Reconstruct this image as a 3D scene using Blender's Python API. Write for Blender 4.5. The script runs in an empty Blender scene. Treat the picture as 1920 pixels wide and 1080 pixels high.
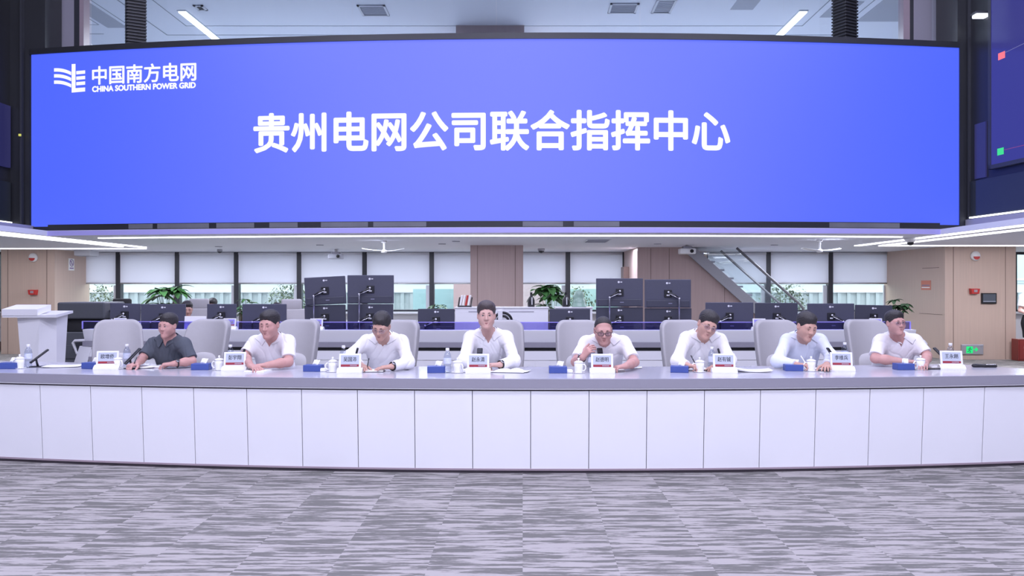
import bpy, bmesh, math, random
import numpy as np
from mathutils import Vector, Matrix, Euler

PI = math.pi
sc = bpy.context.scene
COL = sc.collection
random.seed(7)

# ------------------------------------------------------------------ camera
# a level tripod camera 1.475 m above the carpet, looking along +Y
F, CX, CY, H = 1600.0, 980.0, 537.0, 1.475
cam_d = bpy.data.cameras.new('camera')
cam = bpy.data.objects.new('camera', cam_d)
COL.objects.link(cam)
cam.location = (0, 0, H)
cam.rotation_euler = (PI / 2, 0, 0)
cam_d.sensor_width = 36.0
cam_d.lens = F / 1920 * 36.0
cam_d.shift_x = -(CX - 960) / 1920
cam_d.shift_y = -(540 - CY) / 1920
cam_d.clip_end = 200
sc.camera = cam


def lin(r, g, b):
    f = lambda c: c / 12.92 if c <= 0.04045 else ((c + 0.055) / 1.055) ** 2.4
    return (f(r / 255), f(g / 255), f(b / 255), 1.0)


# ------------------------------------------------------------------ world, lights, exposure
world = bpy.data.worlds.new('overcast')
sc.world = world
world.use_nodes = True
bg = world.node_tree.nodes['Background']
bg.inputs['Color'].default_value = (0.90, 0.93, 1.0, 1)
bg.inputs['Strength'].default_value = 4.6

sc.view_settings.view_transform = 'Standard'
sc.view_settings.look = 'None'
sc.view_settings.gamma = 1.0
sc.view_settings.exposure = 0.07
sc.view_settings.use_curve_mapping = False
sc.cycles.use_denoising = True
sc.cycles.max_bounces = 8
sc.cycles.transparent_max_bounces = 16
sc.cycles.caustics_reflective = False
sc.cycles.caustics_refractive = False


def area_light(name, loc, sx, sy, watts, rgb=(0.93, 0.93, 1.0), rot=(0, 0, 0)):
    d = bpy.data.lights.new(name, 'AREA')
    d.shape = 'RECTANGLE'
    d.size, d.size_y = sx, sy
    d.energy = watts
    d.color = rgb
    o = bpy.data.objects.new(name, d)
    o.location = loc
    o.rotation_euler = rot
    COL.objects.link(o)
    return o


TINT = (0.765, 0.765, 1.0)
# unseen fill lights added in rows under the hall ceiling, over carpet and desk
for lx in (-5.2, 0.0, 5.2):
    area_light('hall_fill', (lx, -1.2, 7.88), 3.6, 1.0, 405, TINT)
    area_light('hall_fill', (lx, 3.2, 7.88), 3.6, 1.0, 290, TINT)
    area_light('hall_fill', (lx, 10.6, 7.88), 3.6, 1.0, 225, TINT)
# unseen fill lights added under the low ceiling to brighten pillars and blinds
for lx in (-6.4, -3.4, -0.9, 3.4, 6.2):
    area_light('office_fill', (lx, 14.6, 2.262), 2.0, 0.5, 54, (0.78, 0.81, 1.0))
for lx in (-8.2, -5.2, -2.4, 1.5, 5.8):
    area_light('office_fill', (lx, 18.0, 2.262), 1.6, 0.5, 60, (0.80, 0.84, 1.0))
for (lx, ly, lw) in ((-10.6, 16.4, 46), (9.4, 14.9, 95), (11.5, 17.5, 46)):
    area_light('office_fill', (lx, ly, 2.262), 1.6, 0.5, lw, (0.86, 0.86, 1.0))
for lx in (-6.0, 0.0, 6.0):  # unseen fill lights added to brighten the upper room
    area_light('upper_fill', (lx, 18.0, 6.5), 3.0, 0.6, 185, (0.82, 0.88, 1.0))


# ------------------------------------------------------------------ materials
def new_mat(name):
    m = bpy.data.materials.new(name)
    m.use_nodes = True
    return m, m.node_tree.nodes, m.node_tree.links, m.node_tree.nodes['Principled BSDF']


def M(name, rgb, rough=0.5, metal=0.0, spec=0.5, emit=0.0, noise=0.0, nscale=30.0, bump=0.0, stretch=None):
    """rgb are linear albedo values; noise varies the colour, bump roughens the normal."""
    m, N, L, p = new_mat(name)
    col = (*rgb[:3], 1)
    p.inputs['Base Color'].default_value = col
    p.inputs['Roughness'].default_value = rough
    p.inputs['Metallic'].default_value = metal
    p.inputs['Specular IOR Level'].default_value = spec
    if emit:
        p.inputs['Emission Color'].default_value = col
        p.inputs['Emission Strength'].default_value = emit
    if noise or bump:
        tc = N.new('ShaderNodeTexCoord')
        nz = N.new('ShaderNodeTexNoise')
        nz.inputs['Scale'].default_value = nscale
        nz.inputs['Detail'].default_value = 4
        src = tc.outputs['Object']
        if stretch:
            mp = N.new('ShaderNodeMapping')
            mp.inputs['Scale'].default_value = stretch
            L.new(src, mp.inputs['Vector'])
            src = mp.outputs['Vector']
        L.new(src, nz.inputs['Vector'])
        if noise:
            mx = N.new('ShaderNodeMix')
            mx.data_type = 'RGBA'
            mx.inputs[6].default_value = (*[c * (1 - noise) for c in rgb[:3]], 1)
            mx.inputs[7].default_value = (*[min(1, c * (1 + noise)) for c in rgb[:3]], 1)
            L.new(nz.outputs['Fac'], mx.inputs[0])
            L.new(mx.outputs[2], p.inputs['Base Color'])
        if bump:
            b = N.new('ShaderNodeBump')
            b.inputs['Strength'].default_value = bump
            b.inputs['Distance'].default_value = 0.01
            L.new(nz.outputs['Fac'], b.inputs['Height'])
            L.new(b.outputs['Normal'], p.inputs['Normal'])
    return m


def glass_mat(name, tint=(1, 1, 1), gloss=0.06):
    m, N, L, p = new_mat(name)
    N.remove(p)
    out = N['Material Output']
    t = N.new('ShaderNodeBsdfTransparent')
    t.inputs['Color'].default_value = (*tint, 1)
    g = N.new('ShaderNodeBsdfGlossy')
    g.inputs['Roughness'].default_value = 0.02
    lw_ = N.new('ShaderNodeLayerWeight')
    pw = N.new('ShaderNodeMath'); pw.operation = 'POWER'; pw.inputs[1].default_value = 4.0
    L.new(lw_.outputs['Facing'], pw.inputs[0])
    fr = N.new('ShaderNodeMath'); fr.operation = 'MULTIPLY_ADD'; fr.inputs[1].default_value = 0.5; fr.inputs[2].default_value = gloss * 0.6
    L.new(pw.outputs[0], fr.inputs[0])
    mx = N.new('ShaderNodeMixShader')
    L.new(fr.outputs[0], mx.inputs[0])
    L.new(t.outputs[0], mx.inputs[1])
    L.new(g.outputs[0], mx.inputs[2])
    L.new(mx.outputs[0], out.inputs['Surface'])
    return m


MAT = {}
MAT['white_laminate'] = M('white_laminate', (0.86, 0.86, 0.87), 0.35, noise=0.012, nscale=3)
MAT['slab_grey'] = M('slab_grey', (0.30, 0.29, 0.335), 0.30, noise=0.03, nscale=60)
MAT['desk_top'] = M('desk_top', (0.52, 0.52, 0.57), 0.16, spec=0.8, noise=0.03, nscale=40)
MAT['trim_white'] = M('trim_white', (0.80, 0.80, 0.82), 0.3, noise=0.01)
MAT['dark_kick'] = M('dark_kick', (0.05, 0.04, 0.05), 0.5, noise=0.1)
MAT['mauve_kick'] = M('mauve_kick', (0.34, 0.27, 0.30), 0.4, noise=0.04)
MAT['black'] = M('black', (0.012, 0.012, 0.014), 0.35, noise=0.1)
MAT['black_matte'] = M('black_matte', (0.018, 0.018, 0.02), 0.7, noise=0.1)
MAT['charcoal'] = M('charcoal', (0.035, 0.037, 0.045), 0.45, noise=0.08)
MAT['dark_panel'] = M('dark_panel', (0.022, 0.023, 0.027), 0.35, noise=0.08, nscale=2)
MAT['dark_glass'] = M('dark_glass', (0.03, 0.035, 0.04), 0.08, noise=0.05, nscale=2)
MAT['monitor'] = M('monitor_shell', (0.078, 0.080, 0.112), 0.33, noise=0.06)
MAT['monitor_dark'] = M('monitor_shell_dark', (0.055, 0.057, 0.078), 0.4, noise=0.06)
MAT['screen_off'] = M('screen_off', (0.02, 0.025, 0.05), 0.1, noise=0.05)
MAT['chrome'] = M('chrome', (0.62, 0.62, 0.65), 0.22, metal=1.0, noise=0.03)
MAT['rail_metal'] = M('rail_metal', (0.24, 0.24, 0.25), 0.45, metal=0.6, noise=0.04)
MAT['alu'] = M('aluminium', (0.55, 0.55, 0.58), 0.4, metal=0.7, noise=0.04)
MAT['white_plastic'] = M('white_plastic', (0.80, 0.80, 0.80), 0.35, noise=0.02)
MAT['porcelain'] = M('porcelain', (0.86, 0.86, 0.86), 0.12, noise=0.01)
MAT['paper'] = M('paper', (0.86, 0.86, 0.84), 0.7, noise=0.02, nscale=8)
MAT['blue_card'] = M('blue_card', (0.050, 0.085, 0.30), 0.4, noise=0.06)
MAT['tissue'] = M('tissue', (0.88, 0.88, 0.88), 0.9, noise=0.02)
MAT['red_plastic'] = M('red_plastic', (0.50, 0.035, 0.03), 0.35, noise=0.05)
MAT['crimson'] = M('crimson_print', (0.30, 0.02, 0.035), 0.5, noise=0.05)
MAT['eink'] = M('eink_panel', (0.46, 0.50, 0.56), 0.45, noise=0.02)
MAT['eink2'] = M('eink_violet', (0.30, 0.27, 0.72), 0.45, noise=0.05)
MAT['ink'] = M('dark_ink', (0.06, 0.06, 0.085), 0.6, noise=0.05)
MAT['grey_ink'] = M('grey_ink', (0.25, 0.25, 0.33), 0.6, noise=0.05)
MAT['white_ink'] = M('white_ink', (0.85, 0.85, 0.85), 0.5, noise=0.02)
MAT['chair_cloth'] = M('chair_leather', (0.375, 0.362, 0.365), 0.55, noise=0.035, nscale=14, bump=0.08)
MAT['lumbar_cloth'] = M('lumbar_leather', (0.45, 0.435, 0.44), 0.55, noise=0.035, nscale=14, bump=0.08)
MAT['blind'] = None
MAT['window_frame'] = M('window_frame', (0.025, 0.026, 0.034), 0.4, noise=0.08)
MAT['white_frame'] = M('white_frame', (0.62, 0.63, 0.67), 0.4, noise=0.02)
MAT['ceiling'] = M('ceiling_paint', (0.76, 0.775, 0.85), 0.6, noise=0.012, nscale=2)
MAT['ceiling_seam'] = M('ceiling_seam', (0.30, 0.33, 0.38), 0.7, noise=0.03)
MAT['vent'] = M('vent_grille', (0.40, 0.41, 0.47), 0.6, noise=0.04)
MAT['light_strip'] = M('light_strip', (0.95, 0.93, 1.0), 0.5, emit=3.0)
MAT['light_panel'] = M('light_panel', (0.93, 0.97, 1.0), 0.5, emit=2.2)
MAT['acrylic'] = glass_mat('violet_acrylic', (0.60, 0.58, 0.90), 0.05)
MAT['acrylic_edge'] = M('acrylic_edge', (0.36, 0.31, 0.86), 0.3, noise=0.05)
MAT['pane'] = glass_mat('clear_pane', (0.93, 0.98, 0.98), 0.06)
MAT['rail_glass'] = glass_mat('rail_glass', (0.95, 0.985, 0.985), 0.09)
MAT['bottle'] = glass_mat('bottle_plastic', (0.84, 0.87, 0.93), 0.10)
MAT['lens'] = glass_mat('spectacle_lens', (0.90, 0.88, 0.92), 0.07)
MAT['upper_glass'] = glass_mat('upper_glass', (0.90, 0.95, 0.98), 0.05)
MAT['concrete'] = M('stair_steel', (0.34, 0.34, 0.37), 0.5, noise=0.05)
MAT['leaf'] = M('leaf', (0.055, 0.16, 0.045), 0.4, noise=0.35, nscale=9)
MAT['leaf_dark'] = M('leaf_dark', (0.03, 0.085, 0.03), 0.4, noise=0.35, nscale=9)
MAT['leaf_out'] = M('leaf_outdoor', (0.15, 0.195, 0.12), 0.6, noise=0.4, nscale=7)
MAT['bark'] = M('bark', (0.14, 0.11, 0.07), 0.8, noise=0.3)
MAT['pot'] = M('pot_glaze', (0.70, 0.70, 0.72), 0.3, noise=0.03)
MAT['skirting'] = M('brown_skirting', (0.16, 0.10, 0.09), 0.5, noise=0.08)
MAT['trousers'] = M('dark_trousers', (0.03, 0.032, 0.045), 0.8, noise=0.15, nscale=50)
MAT['shoe'] = M('black_shoe', (0.012, 0.012, 0.012), 0.3, noise=0.1)
MAT['mic'] = M('microphone_black', (0.012, 0.013, 0.017), 0.38, noise=0.1)
MAT['phone'] = M('phone_glass', (0.012, 0.012, 0.014), 0.1, noise=0.1)
MAT['copier'] = M('copier_grey', (0.075, 0.08, 0.09), 0.5, noise=0.05)
MAT['copier_dark'] = M('copier_dark', (0.018, 0.018, 0.02), 0.6, noise=0.05)
MAT['lip'] = M('lip', (0.40, 0.17, 0.16), 0.5, noise=0.05)
MAT['hair'] = M('black_hair', (0.022, 0.019, 0.020), 0.55, noise=0.3, nscale=60, bump=0.3)
MAT['hair_brown'] = M('brown_black_hair', (0.060, 0.045, 0.045), 0.55, noise=0.3, nscale=60, bump=0.3)
MAT['brow'] = M('brow_hair', (0.05, 0.035, 0.033), 0.8, noise=0.1)
MAT['eyewhite'] = M('eye_white', (0.55, 0.50, 0.50), 0.25, noise=0.02)
MAT['iris'] = M('dark_iris', (0.015, 0.011, 0.01), 0.15, noise=0.1)
MAT['steel_watch'] = M('watch_steel', (0.45, 0.45, 0.47), 0.25, metal=1.0, noise=0.05)


def wood_mat(name, rgb, var=0.10):
    m, N, L, p = new_mat(name)
    p.inputs['Roughness'].default_value = 0.42
    tc = N.new('ShaderNodeTexCoord')
    mp = N.new('ShaderNodeMapping')
    mp.inputs['Scale'].default_value = (26, 26, 0.7)
    nz = N.new('ShaderNodeTexNoise')
    nz.inputs['Scale'].default_value = 1.6
    nz.inputs['Detail'].default_value = 5
    mx = N.new('ShaderNodeMix')
    mx.data_type = 'RGBA'
    mx.inputs[6].default_value = (*[c * (1 - var) for c in rgb], 1)
    mx.inputs[7].default_value = (*[c * (1 + var) for c in rgb], 1)
    L.new(tc.outputs['Object'], mp.inputs['Vector'])
    L.new(mp.outputs['Vector'], nz.inputs['Vector'])
    L.new(nz.outputs['Fac'], mx.inputs[0])
    L.new(mx.outputs[2], p.inputs['Base Color'])
    return m


MAT['screen_spill_paint'] = M('screen_spill_paint', (0.44, 0.41, 0.82), 0.3, noise=0.03)  # blue screen light put into a lavender base colour
MAT['wood'] = wood_mat('taupe_veneer', (0.56, 0.425, 0.345))
MAT['wood_dark'] = wood_mat('taupe_veneer_dark', (0.46, 0.34, 0.315))
MAT['groove'] = M('veneer_groove', (0.16, 0.11, 0.09), 0.7, noise=0.1)


def blind_mat():
    m, N, L, p = new_mat('roller_cloth')
    p.inputs['Base Color'].default_value = (0.82, 0.81, 0.85, 1)
    p.inputs['Roughness'].default_value = 0.85
    out = N['Material Output']
    tr = N.new('ShaderNodeBsdfTranslucent')
    tr.inputs['Color'].default_value = (0.88, 0.87, 0.95, 1)
    wv = N.new('ShaderNodeTexNoise')
    wv.inputs['Scale'].default_value = 90
    bp = N.new('ShaderNodeBump')
    bp.inputs['Strength'].default_value = 0.05
    L.new(wv.outputs['Fac'], bp.inputs['Height'])
    L.new(bp.outputs['Normal'], p.inputs['Normal'])
    mx = N.new('ShaderNodeMixShader')
    mx.inputs[0].default_value = 0.5
    L.new(p.outputs[0], mx.inputs[1])
    L.new(tr.outputs[0], mx.inputs[2])
    L.new(mx.outputs[0], out.inputs['Surface'])
    return m


MAT['blind'] = blind_mat()


def carpet_mat():
    """half-metre carpet tiles, each with its own patch of sideways streaks in two greys"""
    m, N, L, p = new_mat('carpet_tiles')
    p.inputs['Roughness'].default_value = 0.95
    p.inputs['Specular IOR Level'].default_value = 0.1
    tc = N.new('ShaderNodeTexCoord')
    sc_ = N.new('ShaderNodeVectorMath'); sc_.operation = 'SCALE'; sc_.inputs['Scale'].default_value = 2.0
    L.new(tc.outputs['Object'], sc_.inputs[0])
    fl = N.new('ShaderNodeVectorMath'); fl.operation = 'FLOOR'
    L.new(sc_.outputs[0], fl.inputs[0])
    wn = N.new('ShaderNodeTexWhiteNoise'); wn.noise_dimensions = '2D'
    L.new(fl.outputs[0], wn.inputs['Vector'])
    off = N.new('ShaderNodeVectorMath'); off.operation = 'SCALE'; off.inputs['Scale'].default_value = 37.0
    L.new(wn.outputs['Color'], off.inputs[0])
    st = N.new('ShaderNodeVectorMath'); st.operation = 'MULTIPLY'; st.inputs[1].default_value = (2.2, 23.0, 1.0)
    L.new(tc.outputs['Object'], st.inputs[0])
    ad = N.new('ShaderNodeVectorMath'); ad.operation = 'ADD'
    L.new(st.outputs[0], ad.inputs[0]); L.new(off.outputs[0], ad.inputs[1])
    n1 = N.new('ShaderNodeTexNoise'); n1.inputs['Scale'].default_value = 1.0; n1.inputs['Detail'].default_value = 5
    n1.inputs['Roughness'].default_value = 0.70
    L.new(ad.outputs[0], n1.inputs['Vector'])
    rp = N.new('ShaderNodeValToRGB')
    rp.color_ramp.elements[0].position = 0.478
    rp.color_ramp.elements[0].color = (0.150, 0.146, 0.138, 1)
    rp.color_ramp.elements[1].position = 0.522
    rp.color_ramp.elements[1].color = (0.350, 0.330, 0.318, 1)
    L.new(n1.outputs['Fac'], rp.inputs[0])
    n2 = N.new('ShaderNodeTexNoise'); n2.inputs['Scale'].default_value = 420; n2.inputs['Detail'].default_value = 2
    L.new(tc.outputs['Object'], n2.inputs['Vector'])
    mx = N.new('ShaderNodeMix'); mx.data_type = 'RGBA'; mx.blend_type = 'MULTIPLY'; mx.inputs[0].default_value = 0.22
    L.new(rp.outputs[0], mx.inputs[6]); L.new(n2.outputs['Fac'], mx.inputs[7])
    g = N.new('ShaderNodeMix'); g.data_type = 'RGBA'; g.blend_type = 'MULTIPLY'; g.inputs[0].default_value = 1.0
    g.inputs[7].default_value = (1.12, 1.12, 1.12, 1)
    L.new(mx.outputs[2], g.inputs[6])
    L.new(g.outputs[2], p.inputs['Base Color'])
    bp = N.new('ShaderNodeBump'); bp.inputs['Strength'].default_value = 0.25; bp.inputs['Distance'].default_value = 0.004
    L.new(n2.outputs['Fac'], bp.inputs['Height']); L.new(bp.outputs['Normal'], p.inputs['Normal'])
    return m


MAT['carpet'] = carpet_mat()


def emit_mat(name, rgb, s=1.0, rough=0.3):
    m, N, L, p = new_mat(name)
    p.inputs['Base Color'].default_value = (0.01, 0.01, 0.012, 1)
    p.inputs['Roughness'].default_value = rough
    p.inputs['Emission Color'].default_value = (*rgb[:3], 1)
    p.inputs['Emission Strength'].default_value = s
    return m


# ------------------------------------------------------------------ mesh helpers
class B:
    """collects shapes for ONE mesh object"""

    def __init__(s):
        s.bm = bmesh.new()

    def box(s, c, d, R=None, bev=0.0, seg=2):
        t = bmesh.new()
        bmesh.ops.create_cube(t, size=1.0)
        bmesh.ops.scale(t, vec=d, verts=t.verts)
        if bev:
            bmesh.ops.bevel(t, geom=list(t.edges), offset=min(bev, min(d) * 0.49), segments=seg, affect='EDGES', profile=0.5)
        mtx = Matrix.Translation(c) @ (R.to_4x4() if R is not None else Matrix.Identity(4))
        bmesh.ops.transform(t, matrix=mtx, verts=t.verts)
        me = bpy.data.meshes.new('tmp')
        t.to_mesh(me); t.free()
        s.bm.from_mesh(me)
        bpy.data.meshes.remove(me)
        return s

    def tube(s, pts, r, n=10, closed=False, caps=True):
        pts = [Vector(p) for p in pts]
        rs = r if isinstance(r, (list, tuple)) else [r] * len(pts)
        rings = []
        up = None
        m = len(pts)
        for i, p in enumerate(pts):
            if closed:
                t = (pts[(i + 1) % m] - pts[(i - 1) % m])
            else:
                t = pts[min(i + 1, m - 1)] - pts[max(i - 1, 0)]
            if t.length < 1e-9:
                t = Vector((0, 0, 1))
            t.normalize()
            if up is None:
                up = Vector((0, 0, 1)) if abs(t.z) < 0.9 else Vector((1, 0, 0))
            a = t.cross(up)
            if a.length < 1e-6:
                a = t.cross(Vector((1, 0, 0)))
            a.normalize()
            b = a.cross(t).normalized()
            up = b
            rings.append([s.bm.verts.new(p + (a * math.cos(2 * PI * k / n) + b * math.sin(2 * PI * k / n)) * rs[i]) for k in range(n)])
        for i in range(m if closed else m - 1):
            A, C = rings[i], rings[(i + 1) % m]
            for k in range(n):
                s.bm.faces.new((A[k], A[(k + 1) % n], C[(k + 1) % n], C[k]))
        if caps and not closed:
            s.bm.faces.new(rings[0][::-1]); s.bm.faces.new(rings[-1])
        return s

    def cyl(s, a, b, r0, r1=None, n=20):
        return s.tube([a, b], [r0, r0 if r1 is None else r1], n)

    def lathe(s, prof, c=(0, 0, 0), n=28, R=None):
        c = Vector(c)
        rings = []
        for (r, z) in prof:
            ring = []
            for k in range(n):
                v = Vector((r * math.cos(2 * PI * k / n), r * math.sin(2 * PI * k / n), z))
                if R is not None:
                    v = R @ v
                ring.append(s.bm.verts.new(c + v))
            rings.append(ring)
        for A, C in zip(rings, rings[1:]):
            for k in range(n):
                s.bm.faces.new((A[k], A[(k + 1) % n], C[(k + 1) % n], C[k]))
        s.bm.faces.new(rings[0][::-1]); s.bm.faces.new(rings[-1])
        return s

    def prism(s, pts, a, b, plane='XY'):
        """outline pts extruded from a to b along the third axis"""
        def V(p, q):
            return {'XY': (p[0], p[1], q), 'XZ': (p[0], q, p[1]), 'YZ': (q, p[0], p[1])}[plane]
        lo = [s.bm.verts.new(V(p, a)) for p in pts]
        hi = [s.bm.verts.new(V(p, b)) for p in pts]
        n = len(pts)
        s.bm.faces.new(lo); s.bm.faces.new(hi[::-1])
        for i in range(n):
            s.bm.faces.new((lo[i], hi[i], hi[(i + 1) % n], lo[(i + 1) % n]))
        return s

    def ball(s, c, r, n=16, m=10, R=None):
        t = bmesh.new()
        bmesh.ops.create_uvsphere(t, u_segments=n, v_segments=m, radius=1.0)
        rr = r if isinstance(r, (tuple, list)) else (r, r, r)
        mtx = Matrix.Translation(c) @ (R.to_4x4() if R is not None else Matrix.Identity(4)) @ Matrix.Diagonal((*rr, 1))
        bmesh.ops.transform(t, matrix=mtx, verts=t.verts)
        me = bpy.data.meshes.new('tmp')
        t.to_mesh(me); t.free()
        s.bm.from_mesh(me)
        bpy.data.meshes.remove(me)
        return s

    def hull(s, corners):
        """eight corners: bottom four then top four, both in the same turning order"""
        v = [s.bm.verts.new(c) for c in corners]
        for f in ((3, 2, 1, 0), (4, 5, 6, 7), (0, 1, 5, 4), (1, 2, 6, 5), (2, 3, 7, 6), (3, 0, 4, 7)):
            s.bm.faces.new([v[i] for i in f])
        return s

    def strip(s, sections, closed_ends=True):
        """sections: equal-length closed cross-sections swept one to the next"""
        rings = [[s.bm.verts.new(p) for p in sec] for sec in sections]
        n = len(rings[0])
        for A, C in zip(rings, rings[1:]):
            for k in range(n):
                s.bm.faces.new((A[k], A[(k + 1) % n], C[(k + 1) % n], C[k]))
        if closed_ends:
            s.bm.faces.new(rings[0][::-1]); s.bm.faces.new(rings[-1])
        return s

    def mesh(s, me):
        s.bm.from_mesh(me)
        return s

    def build(s, name, mat, parent=None, smooth=False, loc=None, local=True):
        bmesh.ops.recalc_face_normals(s.bm, faces=s.bm.faces)
        me = bpy.data.meshes.new(name)
        s.bm.to_mesh(me)
        s.bm.free()
        return link_mesh(name, me, mat, parent, smooth, loc)


def link_mesh(name, me, mat, parent=None, smooth=False, loc=None):
    o = bpy.data.objects.new(name, me)
    COL.objects.link(o)
    if mat is not None:
        me.materials.append(mat)
    if smooth:
        me.polygons.foreach_set('use_smooth', [True] * len(me.polygons))
        if smooth == 'auto':
            try:
                me.set_sharp_from_angle(angle=math.radians(40))
            except Exception:
                pass
    if parent is not None:
        o.parent = parent
    if loc is not None:
        o.location = loc
    return o


def tag(o, label, cat, group=None, kind=None):
    o['label'] = label
    o['category'] = cat
    if group:
        o['group'] = group
    if kind:
        o['kind'] = kind
    return o


def struct(o, label, cat):
    return tag(o, label, cat, kind='structure')


def thing(name, label, cat, loc=(0, 0, 0), rotz=0.0, group=None):
    o = bpy.data.objects.new(name, None)
    o.empty_display_size = 0.1
    COL.objects.link(o)
    o.location = loc
    o.rotation_euler = (0, 0, rotz)
    return tag(o, label, cat, group)


def dup(root, loc, rotz, label, group=None):
    """a copy of a thing with copies of its parts and sub-parts"""
    r = root.copy(); COL.objects.link(r)
    r.location = loc; r.rotation_euler = (0, 0, rotz)
    r['label'] = label
    if group:
        r['group'] = group
    for ch in list(root.children):
        c = ch.copy(); COL.objects.link(c); c.parent = r
        for g in ch.children:
            d = g.copy(); COL.objects.link(d); d.parent = c
    return r


def at(px, py, Y):
    """the place at distance Y that the photograph shows at (px, py)"""
    return Vector(((px - CX) * Y / F, Y, H - (py - CY) * Y / F))


def xa(px, Y):
    return (px - CX) * Y / F


def text_mesh(body, bold=0.0, depth=0.02):
    """lettering as a mesh, set upright in the XZ plane facing -Y, scaled to a unit box (0..1, 0..1)"""
    cu = bpy.data.curves.new('lettering', 'FONT')
    cu.body = body
    cu.size = 1.0
    cu.offset = bold
    cu.resolution_u = 4
    o = bpy.data.objects.new('lettering', cu)
    COL.objects.link(o)
    dg = bpy.context.evaluated_depsgraph_get()
    me = bpy.data.meshes.new_from_object(o.evaluated_get(dg))
    bpy.data.objects.remove(o)
    bpy.data.curves.remove(cu)
    n = len(me.vertices)
    co = np.zeros(n * 3, dtype=np.float32)
    me.vertices.foreach_get('co', co)
    co = co.reshape(-1, 3)
    faces = [tuple(p.vertices) for p in me.polygons]
    bpy.data.meshes.remove(me)
    mn, mx = co.min(0), co.max(0)
    uv = (co[:, :2] - mn[:2]) / np.maximum(mx[:2] - mn[:2], 1e-6)
    return uv, faces


def add_text(b, body, x0, x1, z0, z1, yfun, bold=0.0):
    """bold: stroke thickening in metres, by layering shifted copies of the lettering"""
    uv, faces = text_mesh(body)
    shifts = [(0, 0)] + ([(bold * math.cos(k * PI / 4), bold * math.sin(k * PI / 4)) for k in range(8)] if bold else [])
    x0, x1, z0, z1 = x0 + bold, x1 - bold, z0 + bold, z1 - bold
    for k, (dx, dz) in enumerate(shifts):
        vs = []
        for (u, v) in uv:
            x = x0 + (x1 - x0) * float(u) + dx
            z = z0 + (z1 - z0) * float(v) + dz
            vs.append(b.bm.verts.new((x, yfun(x, z) - 0.0004 * k, z)))
        for f in faces:
            try:
                b.bm.faces.new([vs[i] for i in f])
            except ValueError:
                pass
    return b


# ------------------------------------------------------------------ distance fields (bodies, cloth, upholstery)
def surface_nets(f, org, h):
    nx, ny, nz = f.shape
    s = f < 0
    c = s[:-1, :-1, :-1].astype(np.int8)
    cnt = np.zeros((nx - 1, ny - 1, nz - 1), np.int8)
    for i in (0, 1):
        for j in (0, 1):
            for k in (0, 1):
                cnt += s[i:nx - 1 + i, j:ny - 1 + j, k:nz - 1 + k]
    act = (cnt > 0) & (cnt < 8)
    idx = -np.ones(act.shape, np.int32)
    I, J, K = np.nonzero(act)
    idx[I, J, K] = np.arange(len(I))
    acc = np.zeros((len(I), 3)); num = np.zeros(len(I))
    corners = [(i, j, k) for i in (0, 1) for j in (0, 1) for k in (0, 1)]
    for a in corners:
        for ax in range(3):
            if a[ax] == 1:
                continue
            b = list(a); b[ax] = 1
            fa = f[I + a[0], J + a[1], K + a[2]]
            fb = f[I + b[0], J + b[1], K + b[2]]
            cr = (fa < 0) != (fb < 0)
            t = np.where(cr, fa / np.where(cr, fa - fb, 1), 0)
            p = np.array(a, float)[None, :].repeat(len(I), 0)
            p[:, ax] += t
            acc += p * cr[:, None]; num += cr
    V = acc / num[:, None] + np.stack([I, J, K], 1)
    V = V * h + np.array(org)[None, :]
    quads = []
    for ax in range(3):
        sl0 = [slice(None)] * 3; sl1 = [slice(None)] * 3
        sl0[ax] = slice(0, -1); sl1[ax] = slice(1, None)
        a, b = s[tuple(sl0)], s[tuple(sl1)]
        ch = a != b
        o1, o2 = [x for x in range(3) if x != ax]
        E = np.nonzero(ch)
        E = np.stack(E, 1)
        ok = (E[:, o1] > 0) & (E[:, o2] > 0) & (E[:, o1] < f.shape[o1] - 1) & (E[:, o2] < f.shape[o2] - 1)
        E = E[ok]
        inside = a[E[:, 0], E[:, 1], E[:, 2]]
        def cell(d1, d2):
            q = E.copy(); q[:, o1] -= d1; q[:, o2] -= d2
            return idx[q[:, 0], q[:, 1], q[:, 2]]
        q = np.stack([cell(1, 1), cell(0, 1), cell(0, 0), cell(1, 0)], 1)
        flip = inside if ax != 1 else ~inside
        q = np.where(flip[:, None], q, q[:, ::-1])
        quads.append(q)
    Q = np.concatenate(quads)
    Q = Q[(Q >= 0).all(1)]
    return V, Q


def np_mesh(name, V, Q):
    me = bpy.data.meshes.new(name)
    me.vertices.add(len(V))
    me.vertices.foreach_set('co', np.ascontiguousarray(V, dtype=np.float32).ravel())
    me.loops.add(len(Q) * 4)
    me.loops.foreach_set('vertex_index', np.ascontiguousarray(Q, dtype=np.int32).ravel())
    me.polygons.add(len(Q))
    me.polygons.foreach_set('loop_start', np.arange(0, len(Q) * 4, 4, dtype=np.int32))
    me.polygons.foreach_set('loop_total', np.full(len(Q), 4, dtype=np.int32))
    me.polygons.foreach_set('use_smooth', np.ones(len(Q), dtype=bool))
    me.update(calc_edges=True)
    me.validate()
    return me


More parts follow.
